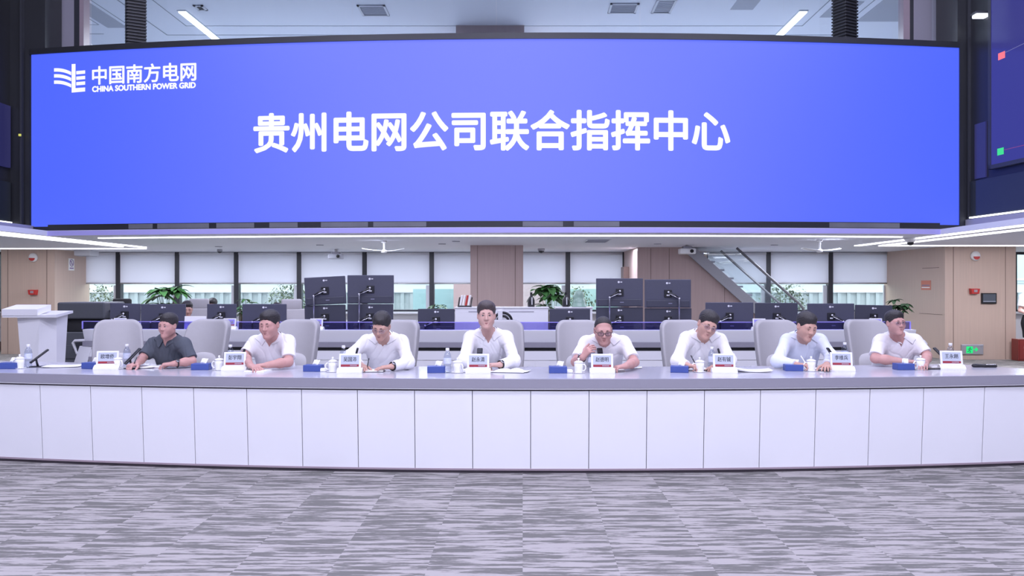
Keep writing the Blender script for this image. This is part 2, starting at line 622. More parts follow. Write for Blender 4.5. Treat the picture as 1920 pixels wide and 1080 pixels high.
class Field:
    """a distance field on a grid; shapes are blended in over their own boxes only"""

    def __init__(s, lo, hi, h):
        s.h = h
        s.lo = np.array(lo, float)
        n = np.ceil((np.array(hi, float) - s.lo) / h).astype(int) + 1
        s.n = n
        s.ax = [s.lo[i] + h * np.arange(n[i]) for i in range(3)]
        s.f = np.full(tuple(n), 1.0, np.float32)

    def sub(s, lo, hi, pad):
        sl = []
        for i in range(3):
            a = int(max(0, math.floor((lo[i] - pad - s.lo[i]) / s.h)))
            b = int(min(s.n[i], math.ceil((hi[i] + pad - s.lo[i]) / s.h) + 1))
            if b <= a:
                return None, None
            sl.append(slice(a, b))
        g = np.meshgrid(*[s.ax[i][sl[i]] for i in range(3)], indexing='ij', sparse=True)
        return tuple(sl), g

    @staticmethod
    def smin(a, b, k):
        if k <= 0:
            return np.minimum(a, b)
        hh = np.maximum(k - np.abs(a - b), 0) / k
        return np.minimum(a, b) - hh * hh * k * 0.25

    def cone(s, a, b, ra, rb, k=0.01, sc=(1, 1, 1), cut=None, cut2=None, op='add'):
        a = np.array(a, float); b = np.array(b, float); sc = np.array(sc, float)
        rm = max(ra, rb)
        lo = np.minimum(a, b) - rm * sc; hi = np.maximum(a, b) + rm * sc
        sl, g = s.sub(lo, hi, k + 3 * s.h)
        if sl is None:
            return
        ab = (b - a) / sc
        L2 = max((ab ** 2).sum(), 1e-9)
        P = [(g[i] - a[i]) / sc[i] for i in range(3)]
        t = np.clip((P[0] * ab[0] + P[1] * ab[1] + P[2] * ab[2]) / L2, 0, 1)
        d = np.sqrt((P[0] - t * ab[0]) ** 2 + (P[1] - t * ab[1]) ** 2 + (P[2] - t * ab[2]) ** 2) - (ra + (rb - ra) * t)
        d = d * sc.min()
        for c in (cut, cut2):
            if c is not None:
                cp, cn = c
                d = np.maximum(d, (g[0] - cp[0]) * cn[0] + (g[1] - cp[1]) * cn[1] + (g[2] - cp[2]) * cn[2])
        s.put(sl, d, k, op)

    def ell(s, c, r, k=0.01, R=None, op='add'):
        """ellipsoid; R (3x3) turns its axes"""
        c = np.array(c, float); r = np.array(r, float)
        rm = r.max() if R is not None else r
        sl, g = s.sub(c - rm, c + rm, k + 3 * s.h)
        if sl is None:
            return
        P = [g[i] - c[i] for i in range(3)]
        if R is not None:
            R = np.array(R)
            P = [R[0, i] * P[0] + R[1, i] * P[1] + R[2, i] * P[2] for i in range(3)]
        k0 = np.sqrt(sum((P[i] / r[i]) ** 2 for i in range(3)))
        k1 = np.sqrt(sum((P[i] / r[i] ** 2) ** 2 for i in range(3)))
        d = k0 * (k0 - 1) / np.maximum(k1, 1e-6)
        s.put(sl, d, k, op)

    def put(s, sl, d, k, op):
        cur = s.f[sl]
        if op == 'add':
            s.f[sl] = s.smin(cur, d, k)
        else:
            s.f[sl] = -s.smin(-cur, d, k)

    def grid(s):
        return np.meshgrid(*s.ax, indexing='ij', sparse=True)

    def mesh(s, name, off=(0, 0, 0)):
        for i in range(3):
            sl = [slice(None)] * 3
            for e in (0, -1):
                sl[i] = e
                s.f[tuple(sl)] = np.maximum(s.f[tuple(sl)], s.h * 0.5)
        V, Q = surface_nets(s.f, s.lo, s.h)
        return np_mesh(name, V - np.array(off)[None, :], Q)
# ================================================================== SETTING
ZC = 2.28        # underside of the low ceiling
ZU = 6.6         # ceiling of the upper floor seen over the video wall
YB = 20.0        # window wall
scr_y = lambda x: 13.0 + 0.0123 * (x - 0.55) ** 2          # the gently bowed video wall
desk_y = lambda x: 6.686 + 0.0212 * (x - 0.35) ** 2        # the bowed front desk (front face)
rear_y = lambda x: 10.8 + 0.008 * (x - 0.35) ** 2          # the bowed rear console

struct(B().box((0, 7.2, -0.05), (34, 27.2, 0.1)).build('floor', MAT['carpet']),
       'carpet tiles in two streaky greys over the whole floor', 'floor')

struct(B().box((0, 4.0, 8.05), (30, 21.0, 0.1)).build('ceiling_hall', MAT['ceiling']), 'high white ceiling of the hall over the carpet', 'ceiling')
struct(B().box((0, -6.1, 4.0), (30, 0.2, 8.0)).build('wall_front', MAT['ceiling']), 'white wall of the hall opposite the video wall', 'wall')
for sx_ in (-1, 1):
    struct(B().box((sx_ * 14.9, 7.0, 4.0), (0.2, 26.4, 8.0)).build('wall_west' if sx_ < 0 else 'wall_east', MAT['ceiling']), 'outer side wall of the hall on the ' + ('lectern' if sx_ < 0 else 'exit sign') + ' side', 'wall')

# ---- low ceiling: bowed front edge under the video wall, wings along both sides
def arc_slab(b, xs, y0, y1, z0, z1):
    b.strip([[(x, y0(x), z0), (x, y1(x), z0), (x, y1(x), z1), (x, y0(x), z1)] for x in xs])
    return b


lerp = lambda a, b, t: a + (b - a) * t
xs = [lerp(-7.55, 6.45, i / 40) for i in range(41)]
b = B()
arc_slab(b, xs, lambda x: scr_y(x) - 0.25, lambda x: 20.3, ZC, ZC + 0.08)
b.box((-11.8, 12.15, ZC + 0.04), (8.5, 16.3, 0.08))
b.box((10.7, 12.15, ZC + 0.04), (8.5, 16.3, 0.08))
ceil = struct(b.build('ceiling', MAT['ceiling']), 'pale low ceiling behind and beside the video wall', 'ceiling')
b = B()
for (px, py) in ((600, 459), (829, 457), (1233, 457), (1452, 459), (855, 452), (410, 462)):
    p = at(px, py, (ZC - H) * F / (CY - py))
    b.cyl((p.x, p.y, ZC - 0.012), (p.x, p.y, ZC + 0.01), 0.07, n=16)
b.build('recessed_downlight', MAT['vent'], ceil)

MAT['fascia_glass_reflection'] = M('fascia_glass_reflection', (0.17, 0.175, 0.19), 0.15, noise=0.2, nscale=3)  # lighter grey holds the reflections of the fascia glass in its colour
b = B(); arc_slab(b, xs, lambda x: scr_y(x) - 0.256, lambda x: scr_y(x) - 0.251, ZC - 0.002, ZC + 0.075); b.build('edge_trim', MAT['screen_spill_paint'], ceil)  # violet colour stands in for screen light along the ceiling edge
b = B()
arc_slab(b, xs, lambda x: scr_y(x) - 0.24, lambda x: scr_y(x) - 0.14, ZC + 0.08, ZC + 0.175)
fas = struct(b.build('trim_1', MAT['dark_panel']), 'dark bowed fascia strip between ceiling edge and video wall', 'trim')
for (pa, pb) in ((215, 265), (275, 380), (395, 470), (500, 555), (600, 690), (700, 800), (980, 1055), (1075, 1160), (1560, 1700)):
    b = B()
    n = 5
    x0, x1 = xa(pa, 12.85), xa(pb, 12.85)
    arc_slab(b, [lerp(x0, x1, i / n) for i in range(n + 1)], lambda x: scr_y(x) - 0.252, lambda x: scr_y(x) - 0.238, ZC + 0.09, ZC + 0.165)
    b.build('glazed_panel', MAT['fascia_glass_reflection'], fas)

# LED lines let into the low ceiling
b = B()
arc_slab(b, [lerp(-7.0, 6.12, i / 40) for i in range(41)], lambda x: scr_y(x) + 0.36, lambda x: scr_y(x) + 0.46, ZC - 0.016, ZC - 0.001)
tag(b.build('led_strip', MAT['light_strip']), 'long bowed white light line in the ceiling just under the video wall', 'ceiling light', 'linear ceiling lights')
for (x, y0, y1, lab) in ((-7.72, 9.0, 17.4, 'inner of two parallel light lines running front to back in the ceiling above the lectern'),
                         (-8.05, 9.0, 17.1, 'outer of two parallel light lines running front to back in the ceiling above the lectern'),
                         (6.56, 8.0, 16.75, 'inner of two parallel ceiling light lines running towards the exit sign pillar'),
                         (7.02, 8.0, 16.65, 'outer of two parallel ceiling light lines running towards the exit sign pillar')):
    b = B().box((x, (y0 + y1) / 2, ZC - 0.009), (0.11, y1 - y0, 0.016))
    tag(b.build('led_strip', MAT['light_strip']), lab, 'ceiling light', 'linear ceiling lights')
tag(B().box((-10.1, 18.0, ZC - 0.009), (4.3, 0.09, 0.016)).build('led_strip', MAT['light_strip']),
    'crosswise light line in the ceiling over the veneer pillar behind the lectern', 'ceiling light', 'linear ceiling lights')
tag(B().box((9.3, 16.75, ZC - 0.009), (4.6, 0.09, 0.016)).build('led_strip', MAT['light_strip']),
    'crosswise light line in the ceiling over the exit sign pillar', 'ceiling light', 'linear ceiling lights')

# ---- window wall
b = B()
b.box((0, YB + 0.1, 0.42), (30, 0.2, 0.84))
wb = struct(b.build('wall_back', MAT['trim_white']), 'low white sill wall under the row of windows', 'wall')
b = B(); b.box((0, YB - 0.05, 0.86), (30, 0.3, 0.05), bev=0.01); b.build('sill', MAT['white_frame'], wb)
b = B(); b.box((0, YB - 0.02, 0.09), (30, 0.05, 0.18)); b.build('skirting', MAT['skirting'], wb)

edges_l = [-235, -120, -4, 110, 223.5, 334, 444.5, 562, 684.5, 810, 937, 1064.5, 1171]
edges_r = [1322, 1439.5, 1556, 1669.5, 1785, 1900, 2015]
blind_names = {
    4: 'white roller blind half down in the narrow window beside the sign pillar',
    5: 'white roller blind half down over the large leafy plant',
    6: 'white roller blind half down behind the two seated staff, right of the big plant',
    7: 'white roller blind half down over the outdoor bush at the window',
    8: 'white roller blind half down directly behind the taller stack of monitors and hanging projector',
    9: 'white roller blind half down behind the hanging forked ceiling antenna nearest the centre pillar',
    10: 'white roller blind half down, its right edge hidden by the central veneer pillar',
    11: 'white roller blind half down just right of the central pillar over the tall potted plant',
    12: 'white roller blind half down beside the veneer stair wall',
    21: 'white roller blind half down seen through the glass stair balustrade',
    22: 'white roller blind half down just right of the stair handrail',
    23: 'white roller blind half down, widest one between stair and exit sign pillar',
    24: 'narrow white roller blind half down touching the exit sign pillar',
}
wi = 0
hidden_names = {1: 'dark framed window far left in the back wall, beyond the lectern pillar', 2: 'dark framed window just left of the lectern pillar', 3: 'dark framed window hidden behind the lectern pillar',
                25: 'dark framed window hidden behind the exit sign pillar', 26: 'dark framed window behind the standing woman'}


def win_label(k):
    if k in hidden_names:
        return hidden_names[k]
    t_ = blind_names[k]
    t_ = t_[t_.index('half down') + 9:].lstrip(', ') if 'half down' in t_ else t_.replace('narrow white roller blind ', '')
    return 'dark framed window ' + t_.split(', its')[0]


for side, E in ((0, edges_l), (20, edges_r)):
    for i in range(len(E) - 1):
        x0, x1 = xa(E[i], YB), xa(E[i + 1], YB)
        key = side + i + 1
        wi += 1
        f = B()
        w = 0.055
        f.box((x0 + w / 2, YB + 0.02, 1.58), (w, 0.16, 1.44))
        f.box((x1 - w / 2, YB + 0.02, 1.58), (w, 0.16, 1.44))
        f.box(((x0 + x1) / 2, YB + 0.02, 0.905), (x1 - x0, 0.14, 0.05))
        f.box(((x0 + x1) / 2, YB + 0.02, ZC - 0.03), (x1 - x0, 0.14, 0.06))
        wo = struct(f.build('window_%d' % wi, MAT['window_frame']), win_label(key), 'window')
        inner = B()
        inner.box((x1 - w - 0.045, YB + 0.05, 1.2), (0.09, 0.05, 0.6))
        inner.build('casement_stile', MAT['white_frame'], wo)
        B().box(((x0 + x1) / 2, YB + 0.06, 1.58), (x1 - x0 - 2 * w, 0.012, 1.32)).build('glass_pane', MAT['pane'], wo)
        if key in blind_names:
            bl = thing('roller_blind', blind_names[key], 'blind', ((x0 + x1) / 2, YB - 0.06, ZC), 0, 'roller blinds along the window wall')
            ww = x1 - x0 - 0.11
            B().box((0, 0, -0.37), (ww, 0.012, 0.70)).build('cloth', MAT['blind'], bl)
            B().cyl((-ww / 2, 0, -0.735), (ww / 2, 0, -0.735), 0.018, n=10).build('bottom_bar', MAT['alu'], bl, True)
            B().cyl((-ww / 2, 0, -0.035), (ww / 2, 0, -0.035), 0.03, n=12).build('roller_tube', MAT['white_frame'], bl, True)
# a second curtain of wall to the right of the stair bay end and to the far left
struct(B().box((2.40 + 0.95, YB + 0.06, 1.14), (1.9, 0.3, 2.28)).build('wall_stair_back', MAT['wood']), 'veneer wall behind the stair', 'wall')

# ---- veneer pillars
def pillar(x0, x1, y0, y1, z0, z1, label, mat, seams=()):
    p = struct(B().box(((x0 + x1) / 2, (y0 + y1) / 2, (z0 + z1) / 2), (x1 - x0, y1 - y0, z1 - z0)).build('pillar', mat), label, 'pillar')
    if seams:
        b = B()
        for s in seams:
            b.box((s, y0 - 0.001, (z0 + z1) / 2), (0.008, 0.006, z1 - z0 - 0.01))
        b.build('groove', MAT['groove'], p)
    return p


pillar(-1.023, 0.01, 16.7, 17.7, 0, ZC, 'central square pillar clad in taupe veneer', MAT['wood_dark'], (-0.885, -0.145))
pillar(-1.31, 0.03, 16.75, 17.7, ZC + 0.5, ZU, 'pillar of the upper floor above the middle of the video wall', MAT['wood_dark'])
pl = pillar(-11.37, -10.2, 18.6, 20.1, 0, ZC, 'broad taupe veneer pillar behind the white lectern', MAT['wood'], (-11.22, -10.37))
pr = pillar(8.51, 9.94, 17.2, 20.1, 0, ZC, 'broad taupe veneer pillar carrying the green exit sign', MAT['wood'], (8.68, 9.73))
b = B(); b.box((8.508, 17.8, 1.86), (0.006, 0.72, 0.010)); b.box((8.508, 17.8, 0.9), (0.006, 1.0, 0.006))
b.build('access_panel_seam', MAT['groove'], pr)

# ---- stair: veneer wall under it, steel stringers, treads, glass and handrails
sx = lambda z, x0: x0 + (2.262 - z) / 0.89
st = thing('staircase', 'steel staircase with glass balustrades descending beside the veneer wall', 'staircase', (4.4, 17.6, 0))
def rel(o_, pts):
    return [(p[0] - o_.location.x, p[1] - o_.location.y, p[2] - o_.location.z) for p in pts]


wallpts = [(2.365, 0), (5.7, 0), (5.35, 0.40), (3.36, ZC), (2.365, ZC)]
stair_wall = struct(B().prism(wallpts, 17.58, 20.0, 'XZ').build('wall_stair', MAT['wood_dark']), 'taupe veneer wall filling the space under the stair', 'wall')
b = B()
for x in (2.64, 3.02, 4.16):
    zt = min(ZC, 2.262 - 0.89 * (x - 3.40)) - 0.02
    b.box((x, 17.578, zt / 2), (0.008, 0.006, zt))
b.build('groove', MAT['groove'], stair_wall)
struct(B().box((2.30, 19.2, 0.96), (0.12, 0.5, 1.9)).build('door_1', MAT['skirting']), 'dark narrow door beside the stair wall', 'door')

for ysg, nm in ((17.46, 'near'), (18.86, 'far')):
    p = []
    for (x, z) in ((3.53, 2.262), (6.05, 0.02), (5.75, 0.02), (3.25, 2.245)):
        p.append((x - 4.4, z))
    B().prism(p, ysg - 17.6 - 0.03, ysg - 17.6 + 0.03, 'XZ').build('stringer', MAT['concrete'], st)
    z0, z1 = 2.262, 0.95
    pts = rel(st, [(sx(z, 4.375), ysg, z) for z in (2.26, 1.7, 1.1)] + [(5.74, ysg, 1.02), (5.76, ysg, 0.9), (5.76, ysg, 0.05)])
    B().tube(pts, 0.026, 10).build('handrail', MAT['rail_metal'], st, True)
    g = [(3.60, 2.24), (4.37, 2.24), (5.66, 1.09), (5.66, 0.42)]
    B().prism([(x - 4.4, z) for (x, z) in g], ysg - 17.6 - 0.006, ysg - 17.6 + 0.006, 'XZ').build('glass_panel', MAT['rail_glass'], st)
for k in range(13):
    z = 2.15 - k * 0.17
    x = 3.62 + (2.15 - z) / 0.89
    B().box((x - 4.4, 18.16 - 17.6, z), (0.27, 1.34, 0.04), bev=0.006).build('tread', MAT['vent'], st)

# ---- upper floor over the video wall
struct(B().box((0, 17.25, ZU + 0.05), (34, 6.1, 0.1)).build('ceiling_upper', MAT['ceiling']), 'pale ceiling of the upper floor above the video wall', 'ceiling')
cu = bpy.data.objects['ceiling_upper']
b = B()
for (x0, x1, y0, y1) in ((-7.25, 6.3, 17.38, 17.41), (-6.62, 5.5, 16.78, 16.80), (-7.26, -7.235, 14.6, 17.4), (-6.63, -6.61, 14.6, 16.8), (-7.74, -7.72, 14.6, 17.0),
                         (5.49, 5.51, 14.6, 16.8), (6.29, 6.31, 14.6, 17.4), (-13, -8.5, 17.3, 17.33), (-12, -8.3, 16.7, 16.72), (-8.31, -8.29, 14.6, 16.7)):
    b.box(((x0 + x1) / 2, (y0 + y1) / 2, ZU - 0.001), (x1 - x0, y1 - y0, 0.006))
b.build('ceiling_seam', MAT['ceiling_seam'], cu)
b = B()
b.box((-8.02, 15.8, ZU - 0.002), (0.4, 2.2, 0.006)); b.box((4.05, 15.2, ZU - 0.002), (0.42, 1.2, 0.006))
b.box((5.9, 15.8, ZU - 0.002), (0.5, 0.9, 0.006)); b.box((6.9, 15.2, ZU - 0.002), (0.9, 2.6, 0.006))
b.build('ceiling_recess', MAT['vent'], cu)
struct(B().box((0, 20.2, 4.6), (34, 0.2, 4.0)).build('wall_upper_back', MAT['trim_white']), 'white back wall of the upper floor', 'wall')
struct(B().box((0, 17.2, ZC + 0.35), (30, 6.0, 0.25)).build('floor_upper', MAT['ceiling']), 'floor slab between the low ceiling and the upper floor', 'floor')
for (x, lab) in ((-6.33, 'slanting light bar on the upper ceiling left of the upper pillar'), (5.22, 'slanting light bar on the upper ceiling right of the upper pillar')):
    t = thing('linear_light', lab, 'ceiling light', (x, 16.9, ZU), 0, 'light bars on the upper ceiling')
    B().box((0, 0, -0.02), (0.13, 2.1, 0.04)).build('diffuser', MAT['light_panel'], t)
    B().box((0, 0, -0.008), (0.17, 2.14, 0.016)).build('housing', MAT['white_frame'], t)
for (pa, pb, y0, y1, lab) in ((676, 724, 15.55, 16.1, 'square ceiling vent on the upper ceiling left of the upper pillar'),
                              (1143, 1192, 15.45, 15.95, 'square ceiling vent on the upper ceiling nearest right of the upper pillar'),
                              (1225, 1258, 15.2, 15.95, 'second ceiling vent right of the upper pillar'),
                              (374, 388, 15.55, 15.78, 'tiny dark vent by the top of the slanting light bar')):
    x0, x1 = xa(pa, 15.8), xa(pb, 15.8)
    t = thing('ceiling_vent', lab, 'vent', ((x0 + x1) / 2, (y0 + y1) / 2, ZU), 0, 'vents on the upper ceiling')
    w, d = x1 - x0, y1 - y0
    fr = B()
    for sx_ in (-1, 1):
        fr.box((sx_ * w / 2, 0, -0.012), (0.04, d + 0.04, 0.024)); fr.box((0, sx_ * d / 2, -0.012), (w + 0.04, 0.04, 0.024))
    fr.build('frame', MAT['white_frame'], t)
    gr = B(); gr.box((0, 0, -0.004), (w, d, 0.008))
    for k in range(9):
        gr.box((0, -d / 2 + d * (k + 0.5) / 9, -0.010), (w - 0.04, 0.012, 0.008))
    gr.build('grille', MAT['vent'] if 'tiny' not in lab else MAT['charcoal'], t)

struct(B().box((0, 14.9, 7.35), (30, 0.2, 1.4)).build('wall_upper_front', MAT['ceiling']), 'white band of wall over the glazed upper floor', 'wall')
# glass front of the upper floor with its posts
YG = 14.55
ug = struct(B().box((-0.5, YG, 5.1), (14.6, 0.12, 0.10)).build('window_upper', MAT['window_frame']), 'glazed front of the upper floor above the video wall', 'window')
xs_m = [-7.35, -5.1, -2.9, -0.45, 2.0, 4.45, 6.45]
for a, c in zip(xs_m, xs_m[1:]):
    B().box(((a + c) / 2, YG, 6.6), (c - a - 0.006, 0.014, 2.9)).build('glass_pane', MAT['upper_glass'], ug)
for (pa, pb, m_, nm) in ((140, 150, 'window_frame', 'mullion'), (150, 158, 'mauve_kick', 'mullion'), (108, 140, 'slab_grey', 'side_cladding'), (95, 108, 'vent', 'side_cladding'),
                         (1693, 1705, 'mauve_kick', 'mullion'), (1705, 1712, 'window_frame', 'mullion'), (1712, 1746, 'slab_grey', 'side_cladding'), (1746, 1762, 'vent', 'side_cladding')):
    x0, x1 = xa(pa, YG - 0.1), xa(pb, YG - 0.1)
    B().box(((x0 + x1) / 2, YG - 0.02, 6.3), (x1 - x0, 0.2, 3.4)).build(nm, MAT[m_], ug)
for (pa, pb, lab) in ((232, 277, 'black ribbed column above the video wall at the logo end'), (1562, 1606, 'black ribbed column above the video wall at the blank end')):
    x0, x1 = xa(pa, 14.2), xa(pb, 14.2)
    r = (x1 - x0) / 2
    t = thing('ribbed_column', lab, 'column', ((x0 + x1) / 2, 14.2, 5.0), 0, 'ribbed columns over the video wall')
    B().box((0, 0, 1.5), (2 * r * 0.68, 2 * r * 0.68, 3.0), R=Matrix.Rotation(0.5, 3, 'Z')).build('core', MAT['black_matte'], t)
    rb = B()
    for k in range(56):
        rb.box((0, 0, 0.05 + k * 0.052), (2 * r * 0.78, 2 * r * 0.78, 0.026), Matrix.Rotation(0.5, 3, 'Z'), bev=0.006, seg=1)
    rb.build('rib', MAT['charcoal'], t)

# side columns and side walls of the hall
b = B(); b.box((-8.20, 14.15, 5.2), (0.84, 0.5, 5.6))
wl = struct(b.build('wall_left', MAT['dark_panel']), 'dark wall return at the logo end of the video wall', 'wall')
b = B(); b.box((-8.45, 10.6, 5.2), (0.2, 6.6, 5.5)); b.build('side_cladding', MAT['dark_panel'], wl)
b = B(); b.box((-8.13, 13.86, 5.2), (0.03, 0.08, 5.5)); b.build('edge_trim', MAT['charcoal'], wl)
b = B(); b.box((-8.33, 12.9, 3.9), (0.04, 1.9, 1.0)); b.build('painted_blue_reflection', emit_mat('dim_blue', (0.018, 0.018, 0.085), 1.0, 0.15), wl)  # emissive blue stands in for the screen's reflection on this wall
b = B(); b.box((-8.33, 12.9, 2.85), (0.04, 1.9, 0.62)); b.build('glass_panel', MAT['dark_glass'], wl)
b = B(); b.box((-8.31, 12.9, 2.51), (0.05, 1.9, 0.02)); b.build('cove_light', MAT['light_panel'], wl)
b = B(); b.box((-8.12, 13.78, 3.92), (0.035, 0.02, 0.035)); b.build('indicator', emit_mat('amber_dot', (0.6, 0.6, 0.12), 1.0), wl)
b = B(); b.box((-8.25, 13.6, 2.41), (0.60, 1.4, 0.10)); b.box((-8.4, 10.5, 2.41), (0.4, 6.5, 0.10)); b.build('bottom_rail', MAT['slab_grey'], wl)

b = B(); b.box((7.05, 13.85, 5.2), (0.34, 0.7, 5.6))
wr = struct(b.build('wall_right', MAT['dark_panel']), 'dark wall return and side wall at the blank end of the video wall', 'wall')
b = B(); b.hull([(7.06, 13.5, 2.45), (7.9, 5.0, 2.45), (8.3, 5.0, 2.45), (7.46, 13.5, 2.45), (7.06, 13.5, 8.0), (7.9, 5.0, 8.0), (8.3, 5.0, 8.0), (7.46, 13.5, 8.0)])
b.build('side_cladding', MAT['dark_panel'], wr)


def side_pt(t, z, out=0.0):
    """t metres along the right side wall from the video wall corner"""
    d = Vector((0.84, -8.5, 0)).normalized()
    n = Vector((-d.y, d.x, 0)) * -1
    n = Vector((-8.5, -0.84, 0)).normalized()
    return Vector((7.06, 13.5, z)) + d * t + n * out


def side_panel(t0, t1, z0, z1, o0, o1):
    b = B()
    b.hull([side_pt(t0, z0, o0), side_pt(t1, z0, o0), side_pt(t1, z0, o1), side_pt(t0, z0, o1),
            side_pt(t0, z1, o0), side_pt(t1, z1, o0), side_pt(t1, z1, o1), side_pt(t0, z1, o1)])
    return b


side_panel(0.08, 3.0, 2.58, 3.12, -0.02, 0.03).build('glass_panel', MAT['dark_glass'], wr)
side_panel(0.08, 3.0, 2.545, 2.565, 0.0, 0.05).build('cove_light', MAT['light_panel'], wr)
side_panel(0.0, 3.0, 2.40, 2.53, -0.05, 0.06).build('bottom_rail', MAT['slab_grey'], wr)
side_panel(0.18, 0.45, 3.15, 4.0, -0.02, 0.025).build('painted_blue_reflection', emit_mat('dim_blue_side', (0.022, 0.022, 0.10), 1.0, 0.15), wr)  # reflected screen blue put in as emission on this side too
side_panel(0.02, 0.05, 2.5, 8.0, -0.02, 0.04).build('edge_trim', MAT['charcoal'], wr)
t = thing('linear_light', 'painted ceiling light reflection high on the dark side wall near the side display', 'ceiling light', side_pt(0.42, 5.62, 0.03), 0)
B().box((0, 0, 0), (0.3, 0.14, 0.05), bev=0.01).build('diffuser', MAT['light_panel'], t)  # glowing bar put in as a ceiling light's reflection in the wall
B().box((0, 0, 0.035), (0.34, 0.18, 0.03)).build('housing', MAT['charcoal'], t)

# ---- outdoors, beyond the windows
struct(B().box((0, 29, -0.05), (60, 16.4, 0.1)).build('ground_outside', M('pale_paving', (0.30, 0.31, 0.31), 0.9, noise=0.1, nscale=2)), 'pale paved yard outside the windows', 'ground')
fen = M('hoarding_sheet', (0.37, 0.42, 0.44), 0.6, noise=0.05, nscale=4)
b = B()
b.box((0, 27.0, 0.6), (46, 0.04, 1.4))
for k in range(150):
    b.box((-22.4 + k * 0.3, 26.96, 0.6), (0.11, 0.06, 1.38))
ho = thing('hoarding', 'pale corrugated metal fence in the yard outside the windows', 'fence', (0, 27, 0))
for o_ in [b.build('sheet', fen)]:
    o_.parent = ho; o_.location = (0, -27, 0)
o_ = B().box((0, 26.95, 1.32), (46, 0.10, 0.08)).build('top_rail', MAT['white_frame'], None); o_.parent = ho; o_.location = (0, -27, 0)
bld = thing('building', 'pale low building beyond the fence outside the windows', 'building', (0, 34, 0))
B().box((0, 0, 3), (60, 1.0, 6.2)).build('wall', M('pale_render', (0.52, 0.56, 0.58), 0.8, noise=0.05, nscale=1), bld)
pw_m = M('pale_window', (0.36, 0.44, 0.47), 0.2, noise=0.05)
for k in range(24):
    B().box((-22 + k * 2.0, -0.52, 2.2), (1.3, 0.06, 1.2)).build('window', pw_m, bld)
B().box((0, -0.55, 1.75), (60, 0.1, 0.07)).build('ledge', MAT['white_frame'], bld)
# a mint hoarding sheet and a pink banner stand nearer the middle
tag(B().box((xa(845, 25), 25.0, 0.70), (2.2, 0.05, 1.4)).build('mint_board', M('mint_board', (0.33, 0.50, 0.52), 0.5, noise=0.06)), 'mint green board standing outside left of the central pillar', 'board')
tag(B().box((xa(1128, 25), 25.0, 0.70), (1.9, 0.05, 1.4)).build('mint_board', M('mint_board_light', (0.35, 0.52, 0.49), 0.5, noise=0.06)), 'mint green board standing outside beside the stair wall', 'board')
tag(B().box((xa(875, 24.5), 24.5, 0.85), (0.75, 0.05, 1.7)).build('banner_stand', M('pink_banner', (0.52, 0.36, 0.37), 0.6, noise=0.06)), 'pink banner outside just left of the central pillar', 'banner')
tag(B().box((xa(993, 24.5), 24.5, 0.85), (0.9, 0.05, 1.7)).build('banner_stand', M('pink_banner_pale', (0.54, 0.43, 0.45), 0.6, noise=0.06)), 'pale pink banner outside just right of the central pillar', 'banner')


def bush(name, label, x, y, z0, rx, ry, rz, n, mat, group, seed, leaf=0.09):
    rnd = random.Random(seed)
    t = thing(name, label, 'bush', (x, y, z0), 0, group)
    b = B()
    for _ in range(n):
        a = rnd.uniform(0, 2 * PI); c = rnd.uniform(-0.8, 1); r = rnd.uniform(0.45, 1.0)
        s_ = math.sqrt(max(0, 1 - c * c))
        p = Vector((math.cos(a) * s_ * rx * r, math.sin(a) * s_ * ry * r, rz + c * rz * r))
        d = Vector((rnd.gauss(0, 1), rnd.gauss(0, 1), rnd.gauss(0, 0.6) + 0.2)).normalized()
        w = d.cross(Vector((0, 0, 1)))
        w = (w if w.length > 0.1 else Vector((1, 0, 0))).normalized()
        L_ = leaf * rnd.uniform(0.8, 1.6)
        v = [b.bm.verts.new(q) for q in (p, p + d * L_ * 0.5 + w * L_ * 0.25, p + d * L_, p + d * L_ * 0.5 - w * L_ * 0.25)]
        b.bm.faces.new(v)
    me_ = bpy.data.meshes.new('foliage'); b.bm.to_mesh(me_); b.bm.free()
    link_mesh('foliage', me_, mat, t)
    tb = B()
    for _ in range(7):
        e = Vector((rnd.uniform(-0.6, 0.6) * rx, rnd.uniform(-0.6, 0.6) * ry, rz * rnd.uniform(0.8, 1.5)))
        tb.tube([(0, 0, 0), e * 0.5 + Vector((0, 0, 0.05)), e], [0.025, 0.016, 0.008], 6)
    tb.build('stem', MAT['bark'], t)
    return t


og = 'bushes in the yard outside the windows'
bush('garden_bush', 'grey green bush outside the window behind the second seated man', xa(545, 23), 23, 0.0, 0.75, 0.5, 0.82, 1500, MAT['leaf_out'], og, 1, 0.085)
bush('garden_bush', 'grey green bush outside the window just right of the stair handrail', xa(1470, 22.6), 22.6, 0.0, 0.7, 0.5, 0.86, 1500, MAT['leaf_out'], og, 2, 0.085)
bush('garden_bush', 'pale bush outside the narrow window above the copier', xa(190, 23), 23, 0.0, 0.45, 0.4, 0.82, 900, MAT['leaf_out'], og, 3, 0.08)
bush('garden_bush', 'small bush outside the window left of the high dual monitors near the stair', xa(1085, 23), 23, 0.0, 0.5, 0.4, 0.75, 900, MAT['leaf_out'], og, 4, 0.08)
